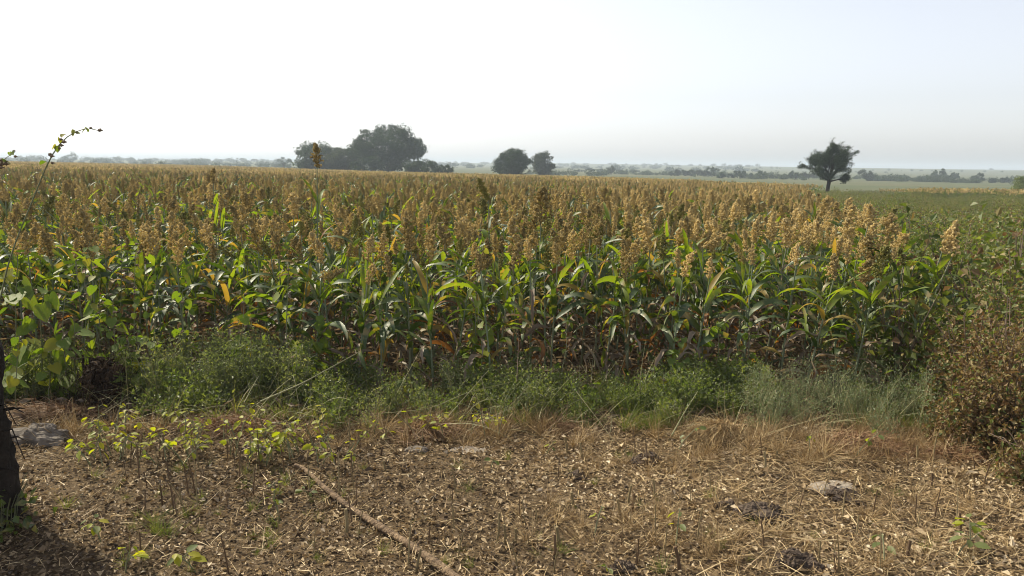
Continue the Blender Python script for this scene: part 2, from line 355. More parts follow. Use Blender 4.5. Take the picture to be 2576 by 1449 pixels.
# ------------------------------------------------------------------ sorghum library
SM = [m_green, m_lime, m_yellow, m_orange, m_tan, m_stalk] + PAN
def sorghum_leaf(L, W, a0, droop, dry=False, n=9):
    t = np.linspace(0, 1, n); ang = a0 - droop * t ** 1.25
    if dry: ang = ang + rng.normal(0, .22, n)
    ds = L / (n - 1); x = np.concatenate([[0], np.cumsum(np.cos(ang[:-1]) * ds)]); z = np.concatenate([[0], np.cumsum(np.sin(ang[:-1]) * ds)])
    y = (t ** 2) * rng.normal(0, .10) * L + (np.cumsum(rng.normal(0, .012, n)) if dry else 0)
    C = np.stack([x, y, z], 1); T = unit(np.gradient(C, axis=0))
    tw = t * rng.normal(0, .9 if not dry else 1.8) + rng.normal(0, .15)
    S0 = unit(np.cross(np.array([0, 0, 1.0]), T)); S0[np.abs(T[:, 2]) > .98] = [0, 1, 0]; N0 = np.cross(T, S0)
    S = S0 * np.cos(tw)[:, None] + N0 * np.sin(tw)[:, None]; Nn = np.cross(T, S)
    w = W * np.minimum(1, .45 + t * 3) * np.sqrt(np.maximum(0, 1 - t ** 2.4)) / 2
    if dry: w *= rng.uniform(.45, .9, n)
    fold = .30 if not dry else .8
    wave = .22 * np.sin(t * rng.uniform(8, 16) + rng.random() * 6)
    l = C - S * w[:, None] + Nn * (w * (fold + wave))[:, None]; r = C + S * w[:, None] + Nn * (w * (fold - wave))[:, None]
    V = np.stack([l, C, r], 1).reshape(-1, 3)
    i = np.arange(n - 1)[:, None] * 3
    f = np.concatenate([i + [[0, 1, 4, 3]], i + [[1, 2, 5, 4]]], 0)
    mb = MB(); mb.add(V, f, 0, .5); return mb.arr()
GL, DL, GL2, DL2 = [], [], [], []
for k in range(14):
    L = rng.uniform(.34, .58); W = rng.uniform(.042, .06); a0 = rng.uniform(.6, 1.25); dr = rng.uniform(1.5, 3.6)
    st = rng.bit_generator.state; GL.append(sorghum_leaf(L, W, a0, dr)); GL2.append(sorghum_leaf(L, W * 1.1, a0, dr, False, 5))
for k in range(6):
    L = rng.uniform(.3, .48); W = rng.uniform(.04, .055); a0 = rng.uniform(1.1, 1.4); dr = rng.uniform(.3, 1.4)
    GL.append(sorghum_leaf(L, W, a0, dr)); GL2.append(sorghum_leaf(L, W * 1.1, a0, dr, False, 5))
for k in range(8):
    L = rng.uniform(.3, .48); W = rng.uniform(.035, .05)
    GL_ = rng.uniform(.1, .6); DL.append(sorghum_leaf(L, W, GL_, rng.uniform(1.5, 2.3), True)); DL2.append(sorghum_leaf(L, W * 1.1, GL_, 2.0, True, 5))
def panicle(L, Wd, nb=40, per=7, low=False, bendx=0.03, r=(.0058, .0088)):
    """head: axis with whorls of short branches bearing grain clusters; first the axis, then branches"""
    mb = MB(); ax = lambda t: np.array([bendx * t * t, 0, L * t])
    add_tube(mb, [ax(t) for t in np.linspace(-.02, 1, 5)], np.linspace(.0038, .0012, 5), 4, 0, .2)
    C = []; 
    for i in range(nb):
        t = (i + rng.random()) / nb; prof = math.sin(min(1, (t * .93 + .12)) * math.pi) ** .65
        az = i * 2.4 + rng.normal(0, .4); up = rng.uniform(.55, 1.05) + .35 * t
        bl = Wd * prof * rng.uniform(.65, 1.15)
        d = np.array([math.cos(az) * math.cos(up), math.sin(az) * math.cos(up), math.sin(up)])
        p0 = ax(t * .86); u = np.linspace(.3, 1, per)[:, None]
        pts = p0 + d * (bl * 1.35) * u; pts[:, 2] -= (u[:, 0] ** 2) * bl * .5
        if not low: add_tube(mb, np.vstack([p0, pts[per // 2], pts[-1]]), [.0012, .001, .0006], 3, 0, .3)
        C.append(pts + rng.normal(0, .0045, pts.shape))
    C = np.concatenate(C); rr = rng.uniform(*r, len(C)); add_grains(mb, C, rr, 0, low, np.clip(rng.normal(.5, .22, len(C)), 0, 1))
    return mb.arr()
PL = [panicle(rng.uniform(.20, .27), rng.uniform(.045, .078), 44, 7, False, rng.normal(0, .03)) for k in range(8)]
PL2 = [panicle(rng.uniform(.20, .26), rng.uniform(.042, .066), 22, 4, True, rng.normal(0, .03), (.011, .017)) for k in range(4)]
def stalk(H):
    n = 9; t = np.linspace(0, 1, n); b = rng.normal(0, .02, 2)
    P = np.stack([b[0] * t * t, b[1] * t * t, H * t], 1); mb = MB()
    add_tube(mb, P, np.linspace(.0095, .0042, n), 6, 0, .5)
    for q in np.linspace(.12, .75, 6): 
        z = H * q; add_tube(mb, [(b[0] * q * q, b[1] * q * q, z - .006), (b[0] * q * q, b[1] * q * q, z), (b[0] * q * q, b[1] * q * q, z + .006)], [.009, .0115, .009], 6, 0, .2)
    return mb.arr(), np.array([b[0], b[1], H])
STK = [stalk(1.0) for k in range(6)]
def leaf_kind(f):
    q = rng.random()
    if f < .34: tb = [(.10, 0), (.14, 1), (.19, 2), (.31, 3), (1, 4)]
    elif f < .6: tb = [(.60, 0), (.69, 1), (.73, 2), (.77, 3), (1, 4)]
    else: tb = [(.54, 0), (.89, 1), (.95, 2), (.97, 3), (1, 4)]
    for c, k in tb:
        if q < c: return k
def plant_spec(H, head=0, nl=9, hs=None):
    """list of (part kind, library index, material index, matrix)"""
    si = int(rng.integers(len(STK))); tip = STK[si][1]; Hs = H * .82 if hs is None else H - .22 * hs; out = [('stalk', si, 5, M4(s=(1, 1, Hs)))]
    az0 = rng.random() * 6.28
    for i in range(nl):
        f = .10 + .72 * (i / (nl - 1)) + rng.normal(0, .015); k = leaf_kind(f); az = az0 + i * math.pi + rng.normal(0, .55)
        dry = k == 4 or (k == 3 and rng.random() < .5)
        li = int(rng.integers(len(DL if dry else GL)));
        if not dry: li = int(rng.integers(14, 20)) if (f > .5 and rng.random() < .45) else int(rng.integers(14))
        s = rng.uniform(.85, 1.15) * (1.0 - .12 * max(0, f - .55) / .3)
        z = Hs * f; q = z / Hs
        out.append(('dry' if dry else 'green', li, k, M4((tip[0] * q * q, tip[1] * q * q, z), (rng.normal(0, .1), rng.normal(0, .12), az), s)))
    ps = rng.uniform(.68, 1.14) if hs is None else rng.uniform(.95, 1.05) * hs; ps = (ps * rng.uniform(.75, 1.1), ps * rng.uniform(.75, 1.1), ps)
    if hs is None and rng.random() < .09: ps = tuple(q * .55 for q in ps); head = 2
    out.append(('head', int(rng.integers(len(PL))), 6 + head, M4((tip[0], tip[1], Hs - .012), (rng.normal(0, .2) + (1.0 if rng.random() < .07 else 0), rng.normal(0, .2), rng.random() * 6.28), ps)))
    return out
def plant_mesh(spec, low=False):
    mb = MB()
    for kind, i, m, mat in spec:
        lib = {'stalk': [s[0] for s in STK], 'green': GL2 if low else GL, 'dry': DL2 if low else DL, 'head': PL2 if low else PL}[kind]
        arr = lib[i % len(lib)]
        keep = None
        if kind in ('green', 'dry'):
            a = {k: v.copy() for k, v in arr[2].items()}; a[4][:, 1] = rng.random(); arr = (arr[0], arr[1], a)
        mb.merge(arr, mat, m)
    return mb
def head_kind(x=0):  # mixed tones; more tan at right puts side light into the head colour
    q = rng.random()
    if x > .5: return 1 if q < .72 else (0 if q < .87 else 2)
    return 0 if q < .62 else (1 if q < .86 else 2)

# field outline
def right_edge(y): return 2.80 + (y - 5.7) * .345 + .35 * smooth(6, 10, y)
def front_edge(x): return 5.75 + .18 * np.sin(1.7 * x + .4) + .10 * np.sin(4.1 * x) + np.where(x < -1.6, .25, 0)
# --- the 300 plants that show largest: one object each, parts as children
mesh_cache = {}
def part_mesh(kind, i, m):
    key = (kind, i, m)
    if key not in mesh_cache:
        lib = {'stalk': [s[0] for s in STK], 'green': GL, 'dry': DL, 'head': PL}[kind]
        mesh_cache[key] = to_mesh(lib[i], {'stalk': 'stalk', 'green': 'leaf', 'dry': 'leaf', 'head': 'grain_head'}[kind], [SM[m]])
    return mesh_cache[key]
auto = []
def landmark(px):
    for lim, nm in [(330, 'far left'), (700, 'left of tallest'), (880, 'near tallest head'), (1150, 'below large tree'), (1420, 'below round bushes'),
                    (1750, 'past round bushes'), (2010, 'before lone tree'), (2190, 'below lone tree'), (9999, 'right corner')]:
        if px < lim: return nm
def project(x, y, z):
    v = np.array([x, y, z - EYE]); w = v @ fwd; return 1288 + (v @ rgt) / w * F * 2576, 724.5 - (v @ upv) / w * F * 2576
def sorghum_individual(x, y, H, head, lean=(0, 0), label=None, row=None, nl=9, scale_head=1):
    z = h1(x, y); spec = plant_spec(H, head, nl, scale_head if label else None)
    root = empty('sorghum_plant', (x, y, z - .01), (lean[0], lean[1], rng.random() * .6 - .3))
    kinds = [m for k, i, m, mt in spec if k in ('green', 'dry')]
    for k, i, m, mt in spec:
        o = link(bpy.data.objects.new({'stalk': 'stalk', 'head': 'grain_head'}.get(k, 'leaf'), part_mesh(k, i, m)))
        o.parent = root; o.matrix_local = Matrix(mt.tolist())
    px, py = project(x, y, z + H)
    ny = sum(m in (2, 3) for m in kinds); nd = sum(m == 4 for m in kinds)
    if label is None:
        lf = 'yellowing leaves' if ny >= 3 else ('withered leaves' if nd >= 5 else ('mixed leaves' if nd >= 3 else 'green leaves'))
        ln = 'leaning right' if lean[1] > .09 else ('leaning left' if lean[1] < -.04 else 'upright')
        label = f'{ln} {"tall" if H > 1.2 else ("short" if H < 1.09 else "mid-height")} {["brown", "tan", "green"][head]}-headed sorghum, {lf}, {row}, {landmark(px)}'
        auto.append((label, px, root))
    tag(root, label, 'sorghum plant', 'sorghum plants in the front rows of the field'); return root
spots = []
# feature plants seen in the photograph (picture position of the head's top, distance)
feat = [(790, 352, 7.0, 0, (0, 0), 'tallest sorghum plant, its brown head rising into the sky left of the large tree', 1.0),
        (2215, 500, 7.2, 1, (0, .22), 'straw coloured sorghum head leaning right, alone against the green crop', 1.1),
        (2268, 530, 6.6, 1, (0, .16), 'broad tan sorghum head second from the right corner group', 1.25),
        (2312, 515, 6.7, 1, (0, .24), 'slim tan sorghum head close behind the broad one at the right corner', 1.0),
        (2392, 535, 6.3, 1, (0, .2), 'large tan sorghum head leaning right near the right end of the field', 1.35),
        (2432, 560, 6.2, 1, (0, .34), 'rightmost sorghum head, narrow, leaning over the dry bushes', 1.1),
        (2180, 640, 5.9, 0, (0, .03), 'brown sorghum head on a straight stalk before the right end rows', 1.15),
        (2345, 590, 6.2, 0, (0, .75), 'sorghum head bent almost flat to the right at the field corner', 1.0),
        (2150, 545, 6.6, 1, (0, .12), 'plump tan sorghum head just right of the lone tree trunk', 1.3),
        (2205, 590, 6.2, 0, (0, .1), 'dull brown sorghum head below the first leaning one at right', 1.1),
        (395, 545, 6.3, 0, (0, .02), 'large dark brown sorghum head in the front row at left', 1.35),
        (440, 590, 6.1, 0, (0, -.03), 'short brown sorghum head beside the large dark one at left', 1.0),
        (1295, 545, 6.4, 0, (0, -.02), 'large rust brown sorghum head in the front row at centre', 1.35),
        (1370, 470, 7.6, 0, (0, .03), 'tall wide brown sorghum head right of centre', 1.5),
        (1045, 545, 6.3, 0, (0, .03), 'brown sorghum head with a long bare stalk left of centre', 1.2),
        (1235, 440, 8.2, 2, (0, 0), 'tall green sorghum head overlapping the left round bush', 1.1),
        (1485, 520, 6.6, 2, (0, .03), 'pale green sorghum head right of centre', 1.1),
        (540, 414, 9.2, 0, (0, .02), 'tall dark sorghum head left of the tallest plant', .9),
        (1290, 600, 6.0, 1, (0, .1), 'tan sorghum head in front of the rust brown one at centre', 1.0),
        (985, 620, 6.0, 0, (0, .1), 'small brown sorghum head leaning right in the front row', 1.0)]
for px, py, Y, hd, ln, lb, hs in feat:
    p = at_depth(px, py, Y); g = h1(p[0], Y); H = (p[2] - g); th = ln[1]
    H = H / max(.3, math.cos(th)); bx = p[0] - math.sin(th) * H
    sorghum_individual(bx, Y, H, hd, (ln[0], th), lb, None, 10, hs); spots.append((bx, Y))
cand = []
y = 5.45
while y < 11.5:
    x = -.80 * y - .3
    while x < right_edge(y) + .2:
        xx = x + rng.normal(0, .07); yy = y + rng.normal(0, .06)
        if yy > front_edge(xx) and xx < right_edge(yy): cand.append((xx, yy))
        x += .285
    y += .26
cand = [c for c in cand if all((c[0] - s[0]) ** 2 + (c[1] - s[1]) ** 2 > .02 for s in spots)]
cand.sort(key=lambda c: math.hypot(c[0], c[1]))
n_ind = 300 - len(feat)
inview = [c for c in cand if -.70 * c[1] < c[0] < .66 * c[1]]
ind = set(inview[:n_ind]); rest_near = [c for c in cand if c not in ind]
for c in inview[:n_ind]:
    x, y = c; side = x / y; right = max(0, side - .1)
    H = rng.normal(1.14, .085) + (.05 if right > 0 else 0); H = min(H, 1.36)
    edge = smooth(right_edge(y) - 1.2, right_edge(y), x)
    row = 'front row' if y < front_edge(x) + .32 else ('second rows' if y < front_edge(x) + .95 else 'farther rows')
    sorghum_individual(x, y, H, head_kind(side * 3), (rng.normal(0, .05), rng.normal(.02, .06) + .15 * float(edge)), None, row, int(rng.integers(11, 15)))

ORD = ['first', 'second', 'third', 'fourth', 'fifth', 'sixth', 'seventh', 'eighth', 'ninth', 'tenth', 'eleventh', 'twelfth', 'thirteenth', 'fourteenth', 'fifteenth', 'sixteenth']
def set_apart(items):
    by = {}
    for lb, px, o in items: by.setdefault(lb, []).append((px, o))
    for lb, L_ in by.items():
        L_.sort(key=lambda q: q[0])
        for k, (px, o) in enumerate(L_): o['label'] = lb if len(L_) == 1 else lb + ', ' + ORD[min(k, 15)] + ' from left'
set_apart(auto)
# --- the remaining field
def field_points(d0, d1, step, jit, extra=1.0, az0=-.82):
    P = []
    y = d0
    ys = np.arange(d0 * .6, d1, step)
    for y in ys:
        xs = np.arange(az0 * y, right_edge(y), step); xs = xs + rng.normal(0, jit, len(xs)); yy = y + rng.normal(0, jit, len(xs))
        P.append(np.stack([xs, yy], 1))
    P = np.concatenate(P); d = np.hypot(P[:, 0], P[:, 1]); az = np.arctan2(P[:, 0], P[:, 1])
    far = 140 + 120 * smooth(-.15, -.45, az) * 1.0
    far = np.where(az > .05, 140 - 60 * smooth(.05, .35, az), far)
    ok = (P[:, 1] > front_edge(P[:, 0])) & (P[:, 0] < right_edge(P[:, 1])) & (d >= d0) & (d < d1) & (d < far)
    return P[ok]
ind_far = max(math.hypot(*c) for c in ind)
nearP = np.array([c for c in rest_near if math.hypot(*c) < 11.2])
midP = field_points(11.2, 24, .31, .10)
P = np.vstack([nearP, midP]); n = len(P)
prot = [proto('sorghum_form.%03d' % k, plant_mesh(plant_spec(rng.normal(1.14, .07), 0 if k < 6 else (1 if k < 10 else 2), 11)), SM) for k in range(12)]
def idx_for(P, nb, nt_, ng):
    s = P[:, 0] / P[:, 1]; q = rng.random(len(P)); pt = .18 + .5 * smooth(-.1, .3, s)  # tan share grows rightward, side-lit look carried by head colour
    k = np.where(q < pt, 1, np.where(q < pt + .1, 2, 0))
    return np.where(k == 0, rng.integers(0, nb, len(P)), np.where(k == 1, nb + rng.integers(0, nt_, len(P)), nb + nt_ + rng.integers(0, ng, len(P))))
scatter('sorghum_crop', 'dense sorghum standing behind the front rows of the field', np.column_stack([P, height(P[:, 0], P[:, 1]) - .01]),
        rand_rot(n, .055), np.clip(rng.normal(1, .09, n), .75, 1.25), idx_for(P, 6, 4, 2), prot)
P = field_points(24, 62, .40, .12); n = len(P)
prot = [proto('sorghum_far_form.%03d' % k, plant_mesh(plant_spec(rng.normal(1.14, .07), 0 if k < 4 else (1 if k < 7 else 2), 6), True), SM) for k in range(8)]
scatter('far_sorghum_crop', 'brown heads of sorghum massed in the middle of the field', np.column_stack([P, height(P[:, 0], P[:, 1]) - .01]),
        rand_rot(n, .06), np.clip(rng.normal(1.02, .08, n), .8, 1.3), idx_for(P, 4, 3, 1), prot)
def patch(k):
    mb = MB(); n = 60; X = rng.uniform(-1.7, 1.7, (n, 2)); H = rng.normal(1.12, .09, n); 
    base = np.column_stack([X, H * .8]); 
    P3 = np.repeat(base, 5, 0) + rng.normal(0, .016, (n * 5, 3)); P3[:, 2] += rng.uniform(0, .16, n * 5)
    hk = np.repeat(rng.random(n), 5)
    for sel, m in ((hk < .55, 6), ((hk >= .55) & (hk < .9), 7), (hk >= .9, 8)):
        if sel.sum(): add_grains(mb, P3[sel], rng.uniform(.028, .05, sel.sum()), m, True)
    g = np.column_stack([X, np.zeros(n)]); add_ribbons(mb, g, np.tile([0, 0, 1.0], (n, 1)) + rng.normal(0, .04, (n, 3)), H * .82, .012, 0, 1, 5)
    m2 = 150; q = np.column_stack([rng.uniform(-1.7, 1.7, (m2, 2)), rng.uniform(.3, .85, m2)])
    add_leaves(mb, q, rdir(m2, .1), rdir(m2, 1.0), .35, .06, 0); add_leaves(mb, q[:40] + .1, rdir(40, .1), rdir(40, 1.0), .35, .06, 1)
    return proto('sorghum_patch_form.%03d' % k, mb, SM)
P = field_points(62, 262, 2.6, .5); n = len(P)
scatter('distant_sorghum_crop', 'far edge of the sorghum field seen as a brown band', np.column_stack([P, height(P[:, 0], P[:, 1]) - .02]),
        rand_rot(n, .0), rng.uniform(.95, 1.1, n), rng.integers(0, 5, n), [patch(k) for k in range(5)])
# thin sorghum strip beyond the green crop at far right
xs = np.arange(34, 75, 1.6); P = np.concatenate([np.column_stack([xs + rng.normal(0, .4, len(xs)), np.full(len(xs), yy) + (xs - 34) * -.15 + rng.normal(0, .3, len(xs))]) for yy in (66, 68.5, 71)])
n = len(P); scatter('sorghum_strip', 'thin strip of tan sorghum beyond the green crop at far right', np.column_stack([P, height(P[:, 0], P[:, 1])]), rand_rot(n, 0), rng.uniform(.8, 1.1, n), rng.integers(0, 2, n), [patch(7), patch(8)])

# ------------------------------------------------------------------ green crop to the right
def clump(name, nleaf, rad, hgt, L, W, mats, pal, stems=12, smat=0, top=.6):
    mb = MB(); P = rdir(nleaf); r = rng.random(nleaf) ** .45; P = P * r[:, None] * [rad, rad, hgt * .55]; P[:, 2] += hgt * .5
    P[:, 2] = np.abs(P[:, 2]); lump = 1 + .25 * np.sin(P[:, 0] * 9 + 1) * np.sin(P[:, 1] * 8); P[:, 2] *= lump
    D = rdir(nleaf, .1); Nn = rdir(nleaf, 1.0)
    m = rng.choice(len(pal), nleaf, p=[w for _, w in pal])
    for q in range(len(pal)):
        s = m == q
        if s.any(): add_leaves(mb, P[s], D[s], Nn[s], rng.uniform(*L, s.sum()), rng.uniform(*W, s.sum()), pal[q][0])
    for _ in range(stems):
        a = rng.random() * 6.28; rr = rng.random() * rad * .8; hh = hgt * rng.uniform(.6, 1.05)
        p1 = np.array([math.cos(a) * rr, math.sin(a) * rr, hh]); add_tube(mb, [[0, 0, 0], p1 * [.45, .45, .55], p1], [.006, .004, .002], 3, smat)
    return proto(name, mb, mats)
CM = [m_crop, m_twig, m_bright, m_dryb]
crops = [clump('crop_form.%03d' % k, 520, .5, rng.uniform(.55, .72), (.035, .07), (.025, .05), CM, [(0, .72 - .1 * (k % 3)), (2, .2), (3, .08 + .1 * (k % 3))], 12, 1) for k in range(6)]
Pc = []
for y in np.arange(5.9, 78, .62):
    st = .62 + .006 * y
    if y > 30 and int(y * 10) % 2: continue
    x0 = right_edge(y) + (.15 if y < 20 else .4)
    xs = np.arange(x0, .86 * y + 2.0, st); Pc.append(np.column_stack([xs + rng.normal(0, .15, len(xs)), y + rng.normal(0, .15, len(xs))]))
Pc = np.vstack(Pc); n = len(Pc)
scatter('green_crop', 'low leafy green crop right of the sorghum', np.column_stack([Pc, height(Pc[:, 0], Pc[:, 1]) - .03]), rand_rot(n, .05),
        rng.uniform(.75, 1.2, n) * (1 + .28 * np.sin(Pc[:, 0] * .9 + 1.3 * np.sin(Pc[:, 1] * .35)) * np.sin(Pc[:, 1] * .55 + 1)) * (1 + .25 * (1 - smooth(12, 30, Pc[:, 1])) * smooth(6, 9, Pc[:, 1])), rng.integers(0, 6, n), crops)
# sparse low crop further out
scr = [clump('scrub_form.%03d' % k, 160, 1.3, rng.uniform(1.0, 1.7), (.22, .4), (.2, .35), [m_tree3, m_bark, m_tree2], [(0, .7), (2, .3)], 5, 1) for k in range(4)]
c0 = rng.uniform(-.72, .75, 46); c1 = rng.uniform(190, 1000, 46); ci_ = rng.integers(0, 46, 560); az = c0[ci_] + rng.normal(0, .035, 560); d = np.abs(c1[ci_] + rng.normal(0, 9, 560))
az = np.concatenate([az, rng.uniform(.42, .53, 70), rng.uniform(.1, .6, 160)]); d = np.concatenate([d, rng.normal(300, 5, 70), rng.normal(345, 12, 160)])
d = np.where((d < 290) & (az < -.12), d + 200, d)
P = np.column_stack([np.sin(az) * d, np.cos(az) * d]); n = len(P)
scatter('distant_scrub', 'low scrub dotted over the hazy fields beyond the crops', np.column_stack([P, height(P[:, 0], P[:, 1]) - .1]), rand_rot(n, 0), rng.uniform(.6, 1.5, n), rng.integers(0, 4, n), scr)
az = np.concatenate([rng.uniform(-.74, -.05, 420), rng.uniform(-.05, .3, 110)]); d = rng.uniform(560, 1350, 530); P = np.column_stack([np.sin(az) * d, np.cos(az) * d]); n = len(P)
scatter('distant_woodland', 'faint tree line fading into haze along the left horizon', np.column_stack([P, height(P[:, 0], P[:, 1]) - .5]), rand_rot(n, 0), rng.uniform(1.0, 2.9, n), rng.integers(0, 4, n),
        [clump('wood_form.%03d' % k, 160, 1.6, rng.uniform(1.0, 1.6), (.3, .5), (.25, .45), [m_tree, m_bark], [(0, 1.0)], 4, 1) for k in range(4)])

# ------------------------------------------------------------------ trees
def limb(mb, p, d, L, r, lv, ends, spread=.75, up=.15, nb=3, shrink=.68, maxlv=4):
    n = 5; P = [p]; dd = d.copy()
    for k in range(n - 1):
        dd = unit(dd + rng.normal(0, .13, 3) + np.array([0, 0, up * .25])); P.append(P[-1] + dd * L / (n - 1))
    P = np.array(P); add_tube(mb, P, np.linspace(r, r * .62, n), 6 if lv < 2 else 4, 0)
    if lv >= 2:
        for q in P[1:]: ends.append((q, dd, lv))
    else: ends.append((P[-1], dd, lv))
    if lv >= maxlv: return
    for k in range(nb):
        a = unit(np.cross(dd, rng.normal(size=3))); s = spread * rng.uniform(.6, 1.2)
        nd = unit(dd * math.cos(s) + a * math.sin(s) + np.array([0, 0, up]))
        limb(mb, P[-1] if k < 2 else P[int(rng.integers(2, 4))], nd, L * shrink * rng.uniform(.8, 1.15), r * .6, lv + 1, ends, spread, up, nb, shrink, maxlv)
def crown_lobes(mb, c, rx, ry, rz, nl, lr, nleaf, L, mat=0, flat=.35, gap=0):
    """leaf clumps on lobes spread through the crown"""
    U = rdir(nl); rad = rng.uniform(.25, 1.0, nl) ** .5 * .92
    Cc = np.asarray(c) + U * rad[:, None] * [rx, ry, rz]
    per = nleaf // nl; lrs = lr * rng.uniform(.6, 1.25, nl)
    D = rdir(nl * per); rr = rng.uniform(.55, 1.08, nl * per)
    P = np.repeat(Cc, per, 0) + D * (rr * np.repeat(lrs, per))[:, None] * [1, 1, .75]
    Nn = unit(D * .6 + rng.normal(0, .6, D.shape) + [0, 0, .5])
    add_leaves(mb, P, rdir(len(P)), Nn, rng.uniform(.7, 1.3, len(P)) * L, rng.uniform(.5, .9, len(P)) * L, mat)
def tree(label, px, base_py, top_py, wpx, Y, name='tree', style='round', mat=None, trunk=.35, group=None, nleaf=3000, nl=40, cat='tree', L=None, lr=None):
    p = at_depth(px, base_py, Y); x = p[0]; wpx = wpx * 1.14; g = h1(x, Y); top = at_depth(px, top_py, Y)[2]; H = max(1.0, top - g)
    W = wpx / 2576 / F * Y / 2
    root = empty(name, (x, Y, g)); tag(root, label, cat, group)
    tb = MB(); ends = []; cb = MB(); mat = mat or m_tree
    if style == 'round':
        base_c = H * trunk
        for k in range(4): limb(tb, np.array([rng.normal(0, .05 * W), rng.normal(0, .05 * W), -.2]), unit(np.array([rng.normal(0, .45), rng.normal(0, .45), 1.0])), H * .32, H * .022, 0, ends, .7, .1, 3, .66, 2)
        rz = (H - base_c) / 2; crown_lobes(cb, (0, 0, base_c + rz), W * .9, W * .9, rz * .92, nl, lr or min(W, rz) * (.42 if name == 'bush' else .36), nleaf, L or max(.25, W * .06), 0)
    mob('trunk', tb, [m_bark], root); mob('crown', cb, [mat], root); return root, H, W
tree('large broad round-crowned tree rising over the field, tallest on the horizon', 975, 425, 306, 186, 172, mat=m_tree, trunk=.03, nleaf=19000, nl=150, L=.42, lr=1.5)
tree('low spreading feathery tree at the left end of the thicket beside the large tree', 797, 422, 359, 108, 180, mat=m_tree3, trunk=.0, nleaf=8500, nl=60, L=.4, lr=1.5)
tree('rounded grey-green tree between the feathery one and the large tree', 862, 422, 368, 84, 176, mat=m_tree2, trunk=.0, nleaf=7000, nl=50, L=.4, lr=1.4)
tree('low dense dark bush spreading from the right foot of the large tree', 1062, 436, 398, 100, 150, 'bush', mat=m_tree, trunk=.0, nleaf=5000, nl=36, cat='bush', L=.3)
tree('small dark bush sloping down at the right end of the large tree thicket', 1112, 438, 412, 60, 148, 'bush', mat=m_tree, trunk=.0, nleaf=1800, nl=20, cat='bush', L=.3)
tree('dense dark bush under the left side of the large tree', 925, 428, 395, 90, 160, 'bush', mat=m_tree, trunk=.0, nleaf=3500, nl=30, cat='bush', L=.35)
tree('small hazy round tree left of the thicket', 713, 420, 394, 46, 300, mat=m_tree, trunk=.05, nleaf=1500, nl=22)
tree('large pale domed tree far off on the left horizon', 180, 408, 381, 48, 520, mat=m_tree, trunk=.05, nleaf=1800, nl=26)
tree('dense dark round bush right of the large tree', 1289, 441, 370, 92, 150, 'bush', mat=m_tree, trunk=.0, nleaf=11000, nl=90, cat='bush', L=.28, lr=1.0)
tree('paler round tree just behind and right of the dark round bush', 1366, 440, 375, 54, 190, mat=m_tree2, trunk=.0, nleaf=6500, nl=90, L=.32, lr=.75)
# lone tree
def lone_tree():
    Y = 75.0; px = 2080; p = at_depth(px, 490, Y); x = p[0]; g = h1(x, Y); H = at_depth(px, 350, Y)[2] - g
    root = empty('tree', (x, Y, g)); tag(root, 'lone open-crowned tree with bare dark trunk standing at the edge of the green crop', 'tree')
    tb = MB(); ends = []
    P = np.array([[0, 0, -.2], [.02, 0, .5], [.08, 0, 1.1], [.14, 0, 1.6]]) * H / 5.2
    add_tube(tb, P, np.array([.24, .19, .175, .17]) * H / 5.2, 8)
    top = P[-1]
    for k, (ax, ay, az, L) in enumerate([(-.85, .2, .9, 1.2), (-.4, -.4, 1.3, 1.4), (.1, .4, 1.5, 1.5), (.6, -.2, 1.2, 1.35), (.95, .3, .65, 1.1), (-.2, .8, .9, 1.0), (.3, -.8, .8, 1.0), (.1, 0, 1.8, 1.4), (-.15, .1, 1.6, 1.45), (.35, .1, 1.7, 1.3), (-.9, -.2, .45, .8), (.9, -.1, .45, .75)]):
        limb(tb, top - [0, 0, .12 * (k % 3)], unit(np.array([ax, ay, az])), L * H / 5.2, .085 * H / 5.2, 1, ends, .62, .10, 3, .70, 4)
    cb = MB(); E = np.array([e[0] for e in ends if e[2] >= 3]); r_ = np.hypot(E[:, 0], E[:, 1]) / (H * .5); E = E[(rng.random(len(E)) < .5) & (r_ ** 2 + ((E[:, 2] - H * .6) / (H * .44)) ** 2 < 1.05)]
    per = 18; P = np.repeat(E, per, 0) + rng.normal(0, .115, (len(E) * per, 3)) * [1, 1, .8]
    add_leaves(cb, P, rdir(len(P)), rdir(len(P), .8), rng.uniform(.08, .16, len(P)), rng.uniform(.05, .10, len(P)), 0)
    crown_lobes(cb, (.1, 0, H * .60), H * .42, H * .42, H * .34, 34, H * .085, 3600, .13, 0)
    mob('trunk', tb, [m_bark], root); mob('crown', cb, [m_tree], root)
lone_tree()
